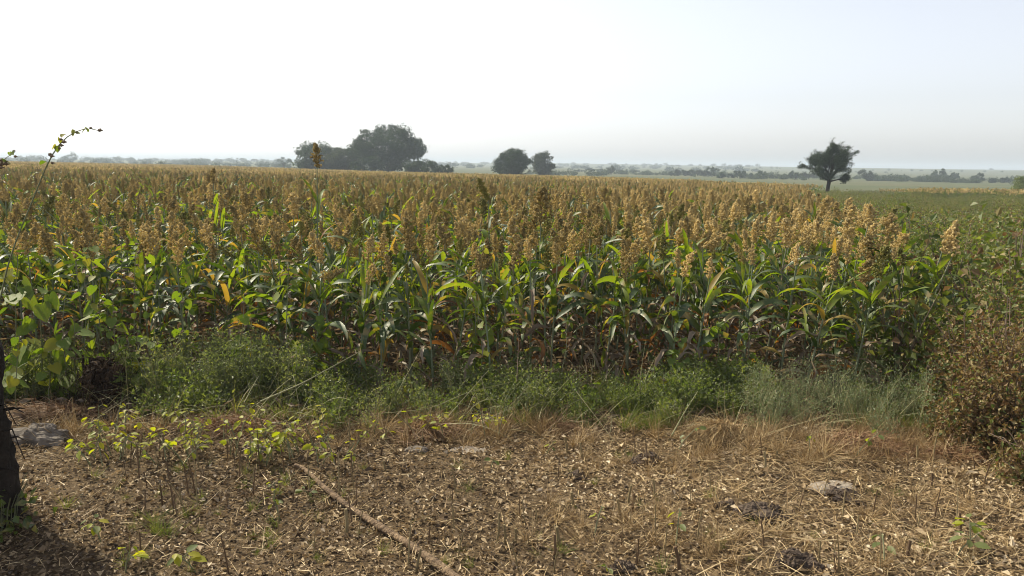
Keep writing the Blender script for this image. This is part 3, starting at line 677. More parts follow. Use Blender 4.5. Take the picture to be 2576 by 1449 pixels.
FAR = [(1537, 438, 416, 24, 330, 'small dark notched tree, leftmost of the distant row right of the round bushes'),
 (1457, 441, 428, 34, 420, 'faint low tree at the left start of the distant row'), (1483, 441, 424, 30, 420, 'faint rounded tree second in the distant row, left of the notched dark one'),
 (1511, 441, 425, 24, 420, 'faint small tree touching the left of the notched dark tree'), (1562, 440, 427, 28, 420, 'hazy low tree just right of the notched dark tree'),
 (1594, 441, 428, 34, 430, 'hazy spreading tree ending the left part of the distant row'),
 (1690, 447, 430, 24, 320, 'small shrubby tree starting the dark clump left of the lone tree'), (1704, 447, 426, 16, 320, 'narrow upright tree in the dark clump left of the lone tree'),
 (1722, 447, 427, 22, 320, 'flat-topped small tree in the dark clump, above bare trunks'), (1738, 447, 427, 20, 320, 'flat-topped small tree right of its twin in the dark clump'),
 (1755, 447, 426, 20, 325, 'thin tree beside the biggest crown of the dark clump'), (1772, 447, 426, 24, 315, 'low tree at the left foot of the biggest crown in the dark clump'),
 (1790, 447, 419, 36, 315, 'biggest tree of the dark clump left of the lone tree'), (1813, 450, 433, 22, 270, 'small green bush in front right of the dark clump'),
 (1860, 454, 428, 34, 270, 'round grey tree standing apart between dark clump and lone tree'), (1838, 455, 438, 22, 290, 'low bush at the left foot of the round grey tree'),
 (1890, 454, 436, 18, 290, 'small bush between the round grey tree and the pointed one'), (1914, 455, 427, 26, 280, 'pointed tree with uneven crown left of the lone tree'),
 (1946, 456, 440, 34, 290, 'low hazy bush right of the pointed tree'), (1972, 457, 440, 26, 280, 'low dark bush left of the twin crowns behind the lone tree'),
 (1996, 457, 428, 32, 270, 'round dark tree close behind the left of the lone tree'), (2032, 457, 430, 38, 285, 'wide hazy tree partly hidden by the lone tree crown'),
 (2180, 456, 426, 44, 270, 'round grey tree just right of the lone tree'), (2225, 454, 441, 30, 300, 'low hedge bush right of the round tree beside the lone tree'),
 (2262, 454, 442, 40, 310, 'middle bush of the long low hedge at right'), (2305, 454, 443, 44, 310, 'last bush of the long low hedge at right'),
 (2342, 452, 440, 18, 300, 'small bush at the left foot of the domed tree at right'), (2360, 450, 423, 38, 300, 'domed tree, larger of two standing close together at far right'),
 (2398, 453, 433, 30, 300, 'round small tree right of the domed tree at far right'), (2461, 458, 434, 36, 270, 'round low tree standing alone near the right edge'),
 (2495, 460, 450, 14, 270, 'tiny bush right of the round low tree near the right edge'), (2527, 461, 447, 24, 270, 'small dark bush last before the green bush at the right edge'),
 (2650, 424, 408, 20, 900, 'outlying tree on the hazy ridge beyond the right edge'),
 (2493, 431, 424, 9, 1250, 'tiny faint tree on the ridge skyline at far right'), (1650, 420, 411, 10, 1300, 'tiny faint tree on the ridge skyline above the field centre'),
 (1705, 424, 415, 12, 1100, 'faint flat tree on the ridge above the dark clump, left one'), (1680, 423, 415, 8, 1200, 'tiny faint dot-like tree on the ridge left of the flat one'),
 (1575, 418, 412, 6, 1300, 'tiny upright tree on the ridge, leftmost on the skyline'), (1860, 424, 414, 16, 1150, 'faint broad tree on the ridge above the round grey tree'),
 (1216, 415, 407, 16, 1200, 'faint tree on the ridge just left of the dark round bush'), (605, 408, 396, 22, 900, 'faint small crown on the left horizon line'),
 (640, 409, 400, 22, 900, 'second faint small crown on the left horizon line'), (478, 408, 398, 28, 1000, 'faint broad crown midway along the left horizon line')]
for px, b, t, w, Y, lb in FAR:
    if px > 2600: continue
    isb = 'bush' in lb and ('tree' not in lb or lb.index('bush') < lb.index('tree'))
    tree(lb, px, b, t, w, Y, 'bush' if isb else 'tree', mat=[m_tree, m_tree3, m_tree2][int(rng.integers(3))], trunk=.0 if isb else .12, nleaf=700 if Y < 600 else 260, nl=14, cat='bush' if isb else 'tree', group='distant trees and bushes in the haze', L=.5 if Y < 600 else 1.2)
tree('leafy green bush cut by the right edge, beyond the tan sorghum strip', 2572, 480, 442, 74, 92, 'bush', mat=m_bright, trunk=.0, nleaf=3500, nl=30, cat='bush', L=.18)

# left foreground trunk
def near_trunk():
    bx, by = on_ground(52, 1310); bx -= .20
    root = empty('leaning_tree', (bx, by, h1(bx, by))); tag(root, 'dark rough tree trunk cut off by the left edge of the photo', 'tree trunk')
    n = 60; S = 28; t = np.linspace(0, 1, n); Hh = 2.6
    z = t * Hh - .1; cx = .01 - .02 * z - .75 * np.maximum(0, z - .88) - .25 * np.maximum(0, z - 1.0)
    rad = .15 + .035 * np.exp(-z * 6) + .035 * np.exp(-((z - .80) / .09) ** 2) - .015 * t
    th = np.arange(S) / S * 6.283; V = []
    for i in range(n):
        r = rad[i] * (1 + .08 * np.sin(th * 3 + z[i] * 4) + .05 * np.sin(th * 9 + z[i] * 11) + rng.normal(0, .04, S))
        V.append(np.stack([cx[i] + r * np.cos(th), r * np.sin(th), np.full(S, z[i])], 1))
    V = np.concatenate(V); i = np.arange(n - 1)[:, None] * S; j = np.arange(S)[None]; j2 = (j + 1) % S
    f = np.stack([i + j, i + j2, i + S + j2, i + S + j], -1).reshape(-1, 4); mb = MB(); mb.add(V, f, 0, .5); mob('bark', mb, [m_bark], root)
    for k in range(9):
        zz = rng.uniform(.05, .6); a = rng.uniform(-1.2, .6); p = np.array([.13 * math.cos(a), .13 * math.sin(a), zz]); tw = MB(); add_tube(tw, [p, p + [.08, -.02, .02], p + [.15, -.06, .07 * rng.normal()]], [.005, .004, .002], 4); mob('twig', tw, [m_bark], root)
    v = MB(); m = 240; P = np.column_stack([rng.normal(.12, .10, m), rng.normal(-.2, .10, m), np.abs(rng.normal(.0, .09, m)) + .02])
    add_leaves(v, P, rdir(m, .1), rdir(m, .8), rng.uniform(.025, .06, m), rng.uniform(.02, .045, m), 0)
    for k in range(26):
        a = rng.uniform(-2, 1); q = np.array([math.cos(a) * .2, math.sin(a) * .25 - .1, 0]); add_tube(v, [q, q * 1.1 + [0, 0, .12], q * 1.5 + [0, -.05, .22]], [.003, .0025, .0015], 3, 1)
    o = mob('creeper', v, [m_green, m_wstem]); o.location = (bx, by, h1(bx, by)); tag(o, 'small dark-leaved creeper at the foot of the left trunk', 'creeper')
near_trunk()

# ------------------------------------------------------------------ weeds along the field edge
def weedy(name, ns, H, spread, nl, L, W, mat, mats, yellow=.1, seeds=True):
    mb = MB()
    for k in range(ns):
        a = rng.random() * 6.28; s = rng.uniform(.1, 1) * spread; hh = H * rng.uniform(.55, 1.1)
        tip = np.array([math.cos(a) * s, math.sin(a) * s, hh]); P = np.array([[0, 0, 0], tip * [.3, .3, .4], tip * [.7, .7, .8], tip]) + np.array([math.cos(a), math.sin(a), 0]) * .03
        add_tube(mb, P, [.0028, .0022, .0016, .0008], 3, 1)
        t = rng.uniform(.12, 1.05, nl); c = np.stack([np.interp(t, [0, .4, .8, 1.05], P[:, q]) for q in range(3)], 1) + rng.normal(0, .028, (nl, 3))
        add_leaves(mb, c, rdir(nl, .35), rdir(nl, .5), rng.uniform(*L, nl), rng.uniform(*W, nl), 0)
        m = nl // 5; j = rng.integers(0, nl, m); add_ribbons(mb, c[j], rdir(m, .7), rng.uniform(.04, .09, m), .0022, .1, 2, 1)
    return proto(name, mb, mats)
ft = [weedy('feathery_form.%03d' % k, 9, rng.uniform(.32, .55), .17, 34, (.016, .036), (.006, .013), 0, [m_feath, m_wstem]) for k in range(4)]
bl = [weedy('grey_form.%03d' % k, 10, rng.uniform(.32, .54), .17, 36, (.014, .03), (.0045, .010), 0, [m_blue, m_pale]) for k in range(4)]
br = [weedy('leafy_form.%03d' % k, 11, rng.uniform(.18, .34), .18, 34, (.02, .04), (.012, .023), 0, [m_bright, m_wstem]) for k in range(4)]
def tuft(name, nb, H, sp, mats, W=.004, m0=0):
    mb = MB(); D = rdir(nb, 1.4); D[:, :2] *= sp * 2; add_ribbons(mb, rng.normal(0, .02, (nb, 3)) * [1, 1, 0], D, rng.uniform(.5, 1.1, nb) * H, W, rng.uniform(.05, .5, nb), 4, m0); return proto(name, mb, mats)
tf = [tuft('tuft_form.%03d' % k, 55, rng.uniform(.2, .32), .5, [m_tuft]) for k in range(3)]
dt = [tuft('dry_tuft_form.%03d' % k, 60, rng.uniform(.2, .34), .8, [m_straw], .0035) for k in range(3)]
def region(n, x0, x1, y0, y1, fn=None):
    """random points whose picture position lies in a box along the edge strip"""
    P = []
    while len(P) < n:
        px = rng.uniform(x0, x1); py = rng.uniform(y0, y1)
        if fn is not None and not fn(px, py): continue
        P.append(on_ground(px, py))
    return np.array(P)
def weeds(name, label, P, protos, s0, s1, tilt=.12):
    n = len(P); scatter(name, label, np.column_stack([P, height(P[:, 0], P[:, 1]) - .01]), rand_rot(n, tilt), rng.uniform(s0, s1, n), rng.integers(0, len(protos), n), protos)
weeds('feathery_weeds', 'tall feathery green weeds before the sorghum, left of centre', np.vstack([region(44, 390, 780, 955, 1020), region(10, 560, 640, 940, 980)]), ft, .75, 1.2)
weeds('tangled_weeds', 'tangle of yellow-green weeds and pale stems at centre', np.vstack([region(46, 840, 1330, 960, 1085)]), ft + bl[:1] + dt[:2] + br[:1], .4, .9, .35)
weeds('grey_green_weeds', 'grey-green feathery weeds before the sorghum, right of centre', np.vstack([region(50, 1880, 2230, 985, 1085), region(26, 2180, 2420, 1040, 1110)]), bl, .4, .95, .2)
weeds('leafy_weeds', 'bright small-leaved weeds right of centre', np.vstack([region(48, 1680, 1920, 970, 1060), region(16, 780, 1250, 960, 1040), region(14, 300, 900, 1000, 1050)]), br, .5, 1.15)
weeds('short_grass', 'short dark green grass along the foot of the sorghum', np.vstack([region(170, 1250, 1750, 965, 1085), region(60, 2150, 2420, 1020, 1090), region(50, 0, 420, 900, 1010), region(60, 400, 1300, 980, 1080)]), tf + br[:1], .35, .95, .3)
weeds('left_weeds', 'fine green weeds under the broad-leaved plants at left', np.vstack([region(50, -150, 330, 930, 1010)]), ft + br, .55, 1.0)
weeds('dry_grass', 'dry brown grass left lying along the field edge', np.vstack([region(150, 100, 2500, 1070, 1125), region(90, 1650, 2500, 1090, 1170), region(60, 820, 1400, 1050, 1110)]), dt, .4, .95, .8)

def stem_tangle():
    n = 900; P = region(n, 200, 2420, 930, 1110); D = np.column_stack([rng.normal(.5, .8, n), rng.normal(0, .5, n), rng.uniform(.05, 1.2, n)])
    mb = MB(); add_ribbons(mb, np.column_stack([P, height(P[:, 0], P[:, 1]) + rng.uniform(0, .12, n)]), D, rng.uniform(.15, .5, n), rng.uniform(.0025, .005, n), rng.uniform(.0, .6, n), 6, 0)
    o = mob('stem_tangle', mb, [m_pale]); tag(o, 'pale dry stems and bents tangled through the edge weeds', None, None, 'stuff')
stem_tangle()
# pale dry stems lying across the weeds
def arc_stem(label, pts, r=.004, mat=None, name='long_straw', group='pale stems lying across the edge weeds'):
    P = np.array([at_depth(*p) for p in pts]); c = P.mean(0); mb = MB()
    t = np.linspace(0, 1, len(P)); tt = np.linspace(0, 1, 14); Q = np.stack([np.interp(tt, t, P[:, k]) for k in range(3)], 1)
    Q[1:-1] = (Q[:-2] + Q[1:-1] * 2 + Q[2:]) / 4
    add_tube(mb, Q - c, np.linspace(r, r * .5, 14), 5, 0); o = mob(name, mb, [mat or m_pale]); o.location = c; tag(o, label, 'straw', group)
arc_stem('long pale stem slanting up from the feathery weeds to the rounded leaves', [(655, 1010, 5.05), (760, 965, 5.1), (850, 915, 5.2), (905, 885, 5.3)], .006)
arc_stem('pale stem arching over the tangled weeds, bending down at its right end', [(960, 1040, 4.9), (1080, 1030, 4.9), (1180, 985, 4.95), (1290, 960, 5.1)], .003)
arc_stem('short curved pale stem hooked above the middle of the tangled weeds', [(1210, 945, 5.0), (1220, 990, 4.95), (1255, 1020, 4.9), (1295, 1045, 4.85)], .003)
arc_stem('thin straw stem leaning right out of the tangled weeds', [(1090, 1090, 4.7), (1160, 1010, 4.9), (1230, 930, 5.1)], .0028)
arc_stem('dark thin upright stem in the middle of the tangled weeds', [(1300, 960, 5.1), (1303, 900, 5.2), (1305, 850, 5.25)], .003, m_twig)
arc_stem('long straw stem running down to the right below the short grass', [(1450, 985, 4.9), (1500, 1050, 4.75), (1545, 1110, 4.6)], .003)
arc_stem('stout pale stem slanting below the bright leafy weeds', [(1690, 1095, 4.6), (1720, 1040, 4.8), (1755, 985, 5.0)], .005)
arc_stem('grey curved stem hanging before the right end of the sorghum', [(2120, 955, 5.4), (2135, 985, 5.35), (2200, 1005, 5.3), (2260, 1050, 5.2)], .004, m_twig)
arc_stem('arched pale stem on the grey-green weeds at right', [(2060, 1045, 5.0), (2130, 1060, 5.0), (2200, 1080, 4.9), (2240, 1110, 4.8)], .004)
arc_stem('bleached twig poking from the dry bush at the right edge', [(2490, 1090, 4.2), (2530, 1110, 4.1), (2580, 1130, 4.0)], .004, m_twig)

# broad-leaved weeds
def heart():
    a = np.array([(0, 0), (-.08, .12), (-.10, .28), (.0, .42), (.18, .50), (.42, .46), (.66, .32), (.85, .14), (1, 0)])
    a = np.vstack([a, a[-2:0:-1] * [1, -1]]); n = len(a); c = np.array([[.38, 0, -.06]])
    z = .10 * np.abs(a[:, 1]) - .10 * a[:, 0] ** 2 + rng.normal(0, .02, n)
    V = np.vstack([np.column_stack([a - [.0, 0], z]), c]); f = [[k, (k + 1) % n, n] for k in range(n)]
    mb = MB(); mb.add(V, f, 0, .5, True); return mb.arr()
HM = [to_mesh(heart(), 'leaf', [m]) for m in (m_broad, m_broad, m_broad, m_broady)]
def pod_mesh():
    mb = MB(); add_grains(mb, np.zeros((1, 3)), .009, 0, False, None, .8); add_grains(mb, rng.normal(0, .004, (3, 3)), .007); return to_mesh(mb.arr(), 'seed_pod', [m_twig])
PODM = pod_mesh()
def broadleaf(label, path, nleaf, size, pods=0, r=.0045, yel=.15, spread=1.0, pot=.06):
    P = np.array(path, float); base = P[0].copy(); root = empty('broadleaf_weed', base); tag(root, label, 'weed', 'broad-leaved weeds along the field edge')
    Q = P - base; t = np.linspace(0, 1, len(Q)); tt = np.linspace(0, 1, 16); Q = np.stack([np.interp(tt, t, Q[:, k]) for k in range(3)], 1)
    for _ in range(2): Q[1:-1] = (Q[:-2] + Q[1:-1] * 2 + Q[2:]) / 4
    mb = MB(); add_tube(mb, Q, np.linspace(r, r * .42, 16), 5, 0)
    lv = []
    for k in range(int(nleaf * 1.3)):
        u = rng.uniform(.12, .98); c = np.array([np.interp(u, tt, Q[:, q]) for q in range(3)]); a = rng.random() * 6.28; pl = pot * rng.uniform(.5, 1.4) * (1.2 - .6 * u)
        e = c + np.array([math.cos(a) * pl, math.sin(a) * pl, pl * .45]); add_tube(mb, [c, (c + e) / 2 + [0, 0, .006], e], [.0018, .0015, .0012], 3, 0)
        lv.append((e, a, size * rng.uniform(.65, 1.3) * (1.15 - .45 * u)))
    mob('stem', mb, [m_wstem], root)
    for e, a, s in lv:
        o = link(bpy.data.objects.new('leaf', HM[3] if rng.random() < yel else HM[int(rng.integers(3))])); o.parent = root; o.location = e
        o.rotation_euler = (rng.normal(0, .5), rng.uniform(.15, 1.35), a + rng.normal(0, .4)); o.scale = (s, s, s)
    for k in range(pods):
        u = rng.uniform(.55, 1.0); c = np.array([np.interp(u, tt, Q[:, q]) for q in range(3)]) + rng.normal(0, .012, 3)
        o = link(bpy.data.objects.new('seed_pod', PODM)); o.parent = root; o.location = c; s = rng.uniform(.9, 1.6); o.scale = (s, s, s * .9)
    return root
def px_path(pts): return [at_depth(*p) for p in pts]
def gp(px, py): x, y = on_ground(px, py); return np.array([x, y, h1(x, y)])
def upright(px, by, ty, bend=0, n=5):
    b = gp(px, by); t = at_depth(px + bend, ty, b[1] + rng.normal(0, .04)); return [b + (t - b) * u + np.array([rng.normal(0, .012), rng.normal(0, .012), 0]) * (0 < u < 1) for u in np.linspace(0, 1, n)]
bb = gp(-40, 1000)
broadleaf('tall thin weed leaning right into the sky with small leaves and seed pods', [bb] + px_path([(-5, 760, 4.95), (18, 660, 4.9), (50, 580, 4.9), (85, 500, 4.9), (110, 430, 4.9), (132, 385, 4.9), (155, 350, 4.9), (190, 328, 4.9), (225, 318, 4.9), (246, 328, 4.9)]), 12, .042, 11, .0058, .2, 1, .03)
broadleaf('shorter weed with seed pods just touching the skyline at the left edge', [gp(-30, 985)] + px_path([(-20, 600, 5.0), (-8, 430, 5.0), (10, 400, 5.0), (38, 382, 5.0)]), 8, .05, 9, .004)
broadleaf('weed with one very large yellow-green leaf at the left edge', upright(35, 1000, 660, 10), 12, .14, 0, .006, .3, 1, .09)
broadleaf('weed with large overlapping dark leaves near the left edge', upright(95, 1000, 720, 20), 15, .14, 0, .006, .05, 1, .09)
broadleaf('weed with pale upturned leaves right of the large overlapping ones', upright(160, 1005, 740, 5), 11, .11, 0, .005, .1)
broadleaf('weed holding a single heart-shaped leaf above the dark root clump', upright(190, 1000, 800, -5), 9, .10, 0, .005, .3)
broadleaf('low weed with three hanging round leaves above the grey rock', upright(125, 1020, 880, 5), 10, .10, 0, .004, .4)
broadleaf('low pale weed right beside the dark trunk', upright(40, 1030, 850, 10), 12, .075, 0, .004, .3)
broadleaf('weed with many mid-sized leaves right of the dark root clump', upright(285, 990, 740, 0), 14, .085, 3, .005, .1)
broadleaf('broad-leaved weed with drooping leaves above the grey root earth, left of the feathery weeds', upright(240, 985, 690, 12), 15, .095, 2, .005, .15)
broadleaf('leafy climber among the first sorghum stalks above the feathery weeds', upright(470, 975, 720, -12), 14, .075, 2, .005, .15)
broadleaf('pale climber over the right half of the feathery weeds', upright(600, 985, 740, 14), 13, .07, 4, .005, .1)
broadleaf('round-leaved weed leaning on the sorghum left of the slender pale weed', upright(205, 960, 610, 20), 14, .08, 5, .005, .2)
broadleaf('weed with yellowing round leaves just right of the dark root clump', upright(330, 1010, 850, -8), 10, .09, 0, .004, .35)
broadleaf('slender pale weed with small leaves in the left front rows', upright(335, 970, 600, 10), 20, .045, 8, .004, .05, 1, .035)
broadleaf('leafy weed with an orange-tipped shadowed leaf left of the feathery weeds', upright(385, 985, 770, 5), 10, .085, 0, .004, .2)
broadleaf('slim minty weed rising among sorghum at far left', upright(300, 930, 590, 5), 18, .04, 8, .004, .05, 1, .03)
broadleaf('upright weed with paired heart-shaped leaves right of the feathery weeds', upright(722, 985, 670, 4), 13, .085, 3, .006, .08)
broadleaf('dense weed with dark rounded leaves stacked beside the upright paired one', upright(795, 985, 790, 5), 17, .10, 0, .005, .05)
broadleaf('low weed with a lone round leaf over the feathery weeds', upright(660, 990, 850, -2), 5, .075, 0, .004, .2)
broadleaf('low rounded weed at the foot of the dark stacked leaves', upright(775, 1010, 890, 0), 12, .075, 0, .004, .15)
broadleaf('small weed with one bright round leaf over the tangled weeds', upright(1025, 1000, 870, 3), 5, .06, 0, .003, .2)
broadleaf('tall pale weed climbing through the sorghum at centre', upright(1190, 975, 560, 20), 30, .055, 14, .005, .08, 1, .05)
broadleaf('shorter weed with wide leaves right of the tall pale weed', upright(1215, 980, 730, -10), 11, .085, 0, .005, .1)
broadleaf('small-leaved pale weed in the sorghum right of centre', upright(1415, 985, 800, 8), 12, .05, 3, .004, .05)
broadleaf('weed with a dark broad leaf low under the sorghum right of centre', upright(1475, 1010, 940, 5), 5, .08, 0, .004, .0)
broadleaf('bright weed with clustered heart leaves in front of the dark hollow', upright(1665, 1045, 940, 5), 10, .075, 3, .005, .1)
broadleaf('weed with leafy side shoot left of the bright leafy weeds', upright(1705, 1000, 850, 10), 12, .06, 4, .004, .1)
broadleaf('tall weed with rounded leaves before the sorghum above the leafy weeds', upright(1800, 985, 790, 10), 16, .075, 3, .005, .1)
broadleaf('pale green weed above the grey-green weeds at right', upright(1880, 1000, 800, 5), 14, .05, 5, .004, .08)
broadleaf('bristly weed with round seed pods at the right end of the weeds', upright(2330, 1040, 900, 15), 9, .045, 14, .004, .1)
broadleaf('pale weed tall among the brown bushes at right', upright(2360, 1050, 930, -10), 10, .05, 10, .004, .1)

# yellow-green seedlings standing in the stubble at left
SLM = []
for m in (m_yseed, m_bright, m_yseed):
    mb = MB(); a = np.array([(0, 0, 0), (.3, .26, .05), (.7, .24, .03), (1, 0, -.12), (.7, -.24, .03), (.3, -.26, .05), (.5, 0, -.03)]); mb.add(a, [[k, (k + 1) % 6, 6] for k in range(6)], 0, .5); SLM.append(to_mesh(mb.arr(), 'leaf', [m]))
LAST = [None]; ORD_N = ['no', 'one', 'two', 'three', 'four', 'five', 'six', 'seven', 'eight', 'nine']
def seedling(x, y, H, nleaf, size, label, group, mats=(0, 0, 2), stemm=None, name='seedling'):
    z = h1(x, y); root = empty(name, (x, y, z), (0, 0, 0)); LAST[0] = root; tag(root, label, 'seedling' if name == 'seedling' else 'weed', group)
    b = rng.normal(0, .06, 2); mb = MB(); P = np.array([[0, 0, -.01], [b[0] * .4, b[1] * .4, H * .5], [b[0], b[1], H]]); add_tube(mb, P, [.0035, .003, .0018], 4, 0); 
    ends = []
    for k in range(nleaf):
        u = rng.uniform(.5, 1); c = np.array([np.interp(u, [0, .5, 1], P[:, q]) for q in range(3)]); a = rng.random() * 6.28; e = c + np.array([math.cos(a), math.sin(a), .6]) * size * .5
        add_tube(mb, [c, e], [.0012, .001], 3); ends.append((e, a))
    mob('stem', mb, [stemm or m_wstem], root)
    for e, a in ends:
        o = link(bpy.data.objects.new('leaf', SLM[mats[int(rng.integers(3))]])); o.parent = root; o.location = e; s = size * rng.uniform(.7, 1.3); o.scale = (s, s, s)
        o.rotation_euler = (rng.normal(0, .4), rng.uniform(-.2, .8), a)
auto = []
P = np.vstack([region(78, 215, 900, 1085, 1180), region(14, 900, 1300, 1080, 1120)])
for x, y in P:
    px, py = project(x, y, .1); H = rng.uniform(.10, .22); nl = int(rng.integers(3, 8))
    zone = 'by grey rock' if px < 330 else ('below root clump' if px < 430 else ('below feathery weeds' if px < 760 else 'below tangled weeds'))
    row = 'farther row' if py < 1085 else 'nearer row'
    seedling(x, y, H, nl, rng.uniform(.035, .05), None, 'yellow-green seedlings at the left field edge')
    auto.append((f'{"tall" if H > .16 else "short"} seedling, {ORD_N[nl]} yellow-green leaves, {row}, {zone}', px, LAST[0]))
set_apart(auto); auto = []
for px, py, n, s, H, ms, lb in [(2440, 1385, 8, .055, .13, (0, 1, 1), 'bright green sprig at lower right with upturned lobed leaves'), (2395, 1410, 7, .06, .12, (1, 1, 1), 'dark green sprig left of the bright one at lower right'),
        (2225, 1420, 5, .05, .10, (1, 1, 1), 'small dark sprig left of the two at lower right'), (315, 1440, 7, .055, .09, (0, 1, 2), 'yellowing green sprig at the bottom edge, left'), (495, 1440, 7, .055, .09, (0, 1, 0), 'green sprig at the bottom edge right of the yellowing one'),
        (255, 1365, 8, .045, .10, (0, 1, 0), 'pale flat-leaved weed right of the dark trunk foot'), (775, 1250, 5, .04, .07, (1, 1, 1), 'dusty dark sprig lying against the upper part of the branch'),
        (690, 1260, 5, .035, .09, (0, 1, 0), 'pale sprig left of the branch'), (705, 1310, 6, .035, .12, (0, 1, 2), 'sprig with yellow-green leaves left of the lower branch'), (1235, 1180, 5, .03, .1, (1, 1, 0), 'small sprig among stubble above the lower branch'),
        (1495, 1345, 5, .03, .12, (0, 0, 1), 'sprig between stalks at lower centre'), (2145, 1155, 5, .045, .16, (1, 1, 0), 'two-leaved sprig above the grey flat stone'), (1370, 1150, 4, .03, .12, (1, 0, 0), 'tiny sprig on the open stubble at centre'),
        (1700, 1140, 5, .04, .16, (1, 1, 0), 'pale sprig by the dark dung mound'), (2035, 1150, 5, .035, .15, (1, 1, 0), 'grey-green sprig behind the leaning straw'), (1700, 1375, 5, .04, .14, (1, 1, 0), 'dark-leaved sprig in the lower right stubble'),
        (345, 1190, 6, .035, .18, (0, 1, 0), 'yellow sprig standing clear of the seedlings at left'), (1500, 1420, 4, .03, .06, (0, 1, 1), 'low sprig near the bottom edge at centre')]:
    x, y = on_ground(px, py); seedling(x, y, H, n, s, lb, None, ms, None, 'sprig')

# ------------------------------------------------------------------ cut stalks
P = np.vstack([region(70, 350, 2540, 1130, 1445), region(34, 300, 900, 1130, 1290), region(16, 1150, 1800, 1120, 1380)])
mats_st = [mat_leaf('cut_stalk_tan', [(0, (.16, .12, .06)), (1, (.30, .24, .13))], .7, .2, 0, None, .6, .2, 20), mat_leaf('cut_stalk_brown', [(0, (.08, .05, .03)), (1, (.17, .11, .06))], .7, .2, 0, None, .6, .2, 20)]
for i, (x, y) in enumerate(P):
    px, py = project(x, y, 0); left = px < 950
    H = rng.uniform(.07, .2) * (1.2 if left else 1); thick = rng.random() < .22 and not left; r = rng.uniform(.005, .008) if thick else rng.uniform(.002, .0038)
    if thick: H = rng.uniform(.05, .11)
    mb = MB(); ln = rng.normal(0, .12, 2) * H; add_tube(mb, [(0, 0, -.01), (ln[0] * .4, ln[1] * .4, H * .5), (ln[0], ln[1], H)], [r * 1.2, r, r * .9], 6, 0, .5, True)
    col = 1 if rng.random() < (.7 if left else .35) else 0
    o = mob('cut_stalk', mb, [mats_st[col]]); o.location = (x, y, h1(x, y))
    zone = 'left of the branch' if px < 720 + (py - 1180) * .9 else ('right of the branch' if px < 1250 else ('in the stubble middle' if px < 1800 else 'in the right stubble'))
    dist = 'near the bottom edge' if py > 1340 else ('at mid distance' if py > 1200 else 'near the weeds')
    auto.append((f'{"stout" if thick else "thin"} {"brown" if col else "tan"} {"tall" if H > .14 else "short"} cut stalk {zone}, {dist}', px, o)); tag(o, None, 'cut stalk', 'cut stalks standing in the stubble')
set_apart(auto)
for px, by, ty, r, lb in [(872, 1345, 1280, .008, 'thick forked cut stalk leaning on the left side of the branch'), (1250, 1370, 1290, .0055, 'tall upright tan stalk, left of a pair at lower centre'), (1270, 1370, 1320, .0065, 'stout stalk curving left, left half of a V at lower centre'),
        (1295, 1368, 1330, .0065, 'stout stalk curving right, right half of a V at lower centre'), (1710, 1440, 1375, .008, 'stout dark stalk leaning right at the bottom edge'), (1645, 1255, 1205, .0055, 'pale thick stalk upright behind the middle mounds'),
        (2415, 1345, 1290, .006, 'brown stalk upright in the lower right straw'), (1925, 1185, 1135, .007, 'pale thick stalk, left of two beside the straw heap')]:
    b = gp(px, by); t = at_depth(px + rng.normal(0, 6), ty, b[1]); mb = MB(); add_tube(mb, [(0, 0, 0), tuple((t - b) * .5 + [.004, 0, 0]), tuple(t - b)], [r * 1.1, r, r * .9], 7, 0, .5, True)
    o = mob('cut_stalk', mb, [mats_st[1 if 'dark' in lb or 'brown' in lb else 0]]); o.location = b; tag(o, lb, 'cut stalk', 'cut stalks standing in the stubble')

# ------------------------------------------------------------------ branch, rocks, mounds
m_branch = mat_rock('branch_bark', (.07, .045, .028), (.28, .195, .12), 18, .85, 1.0, 60)
def branch():
    pts = [(742, 1186), (760, 1188), (785, 1208), (815, 1240), (850, 1268), (880, 1292), (935, 1328), (1000, 1368), (1055, 1405), (1110, 1447), (1180, 1500)]
    P = np.array([gp(*p) for p in pts]); rad = np.array([.013, .015, .0155, .0165, .018, .0175, .019, .0195, .021, .022, .023]); P[:, 2] += rad * 1.1 + .012
    P[0, 2] += .012; c = P[0].copy(); t = np.linspace(0, 1, len(P)); tt = np.linspace(0, 1, 60); Q = np.stack([np.interp(tt, t, P[:, k]) for k in range(3)], 1)
    for _ in range(3): Q[1:-1] = (Q[:-2] + Q[1:-1] * 2 + Q[2:]) / 4
    rr = np.interp(tt, t, rad) * .8 * (1 + .07 * np.sin(tt * 23) + .04 * np.sin(tt * 51) + rng.normal(0, .035, 60)); mb = MB(); add_tube(mb, Q - c, rr, 10, 0, .5, True)
    root = empty('branch', c); tag(root, 'peeled reddish brown branch lying diagonally across the stubble', 'branch'); mob('wood', mb, [m_branch], root)
    kb = MB()
    for u in (.28, .5, .78): 
        q = np.array([np.interp(u, tt, Q[:, k]) for k in range(3)]) - c; add_tube(kb, [q, q + [.018, .012, .02], q + [.022, .015, .028]], [.008, .006, .004], 6, 0, .5, True)
    mob('twig_stub', kb, [m_branch], root)
branch()
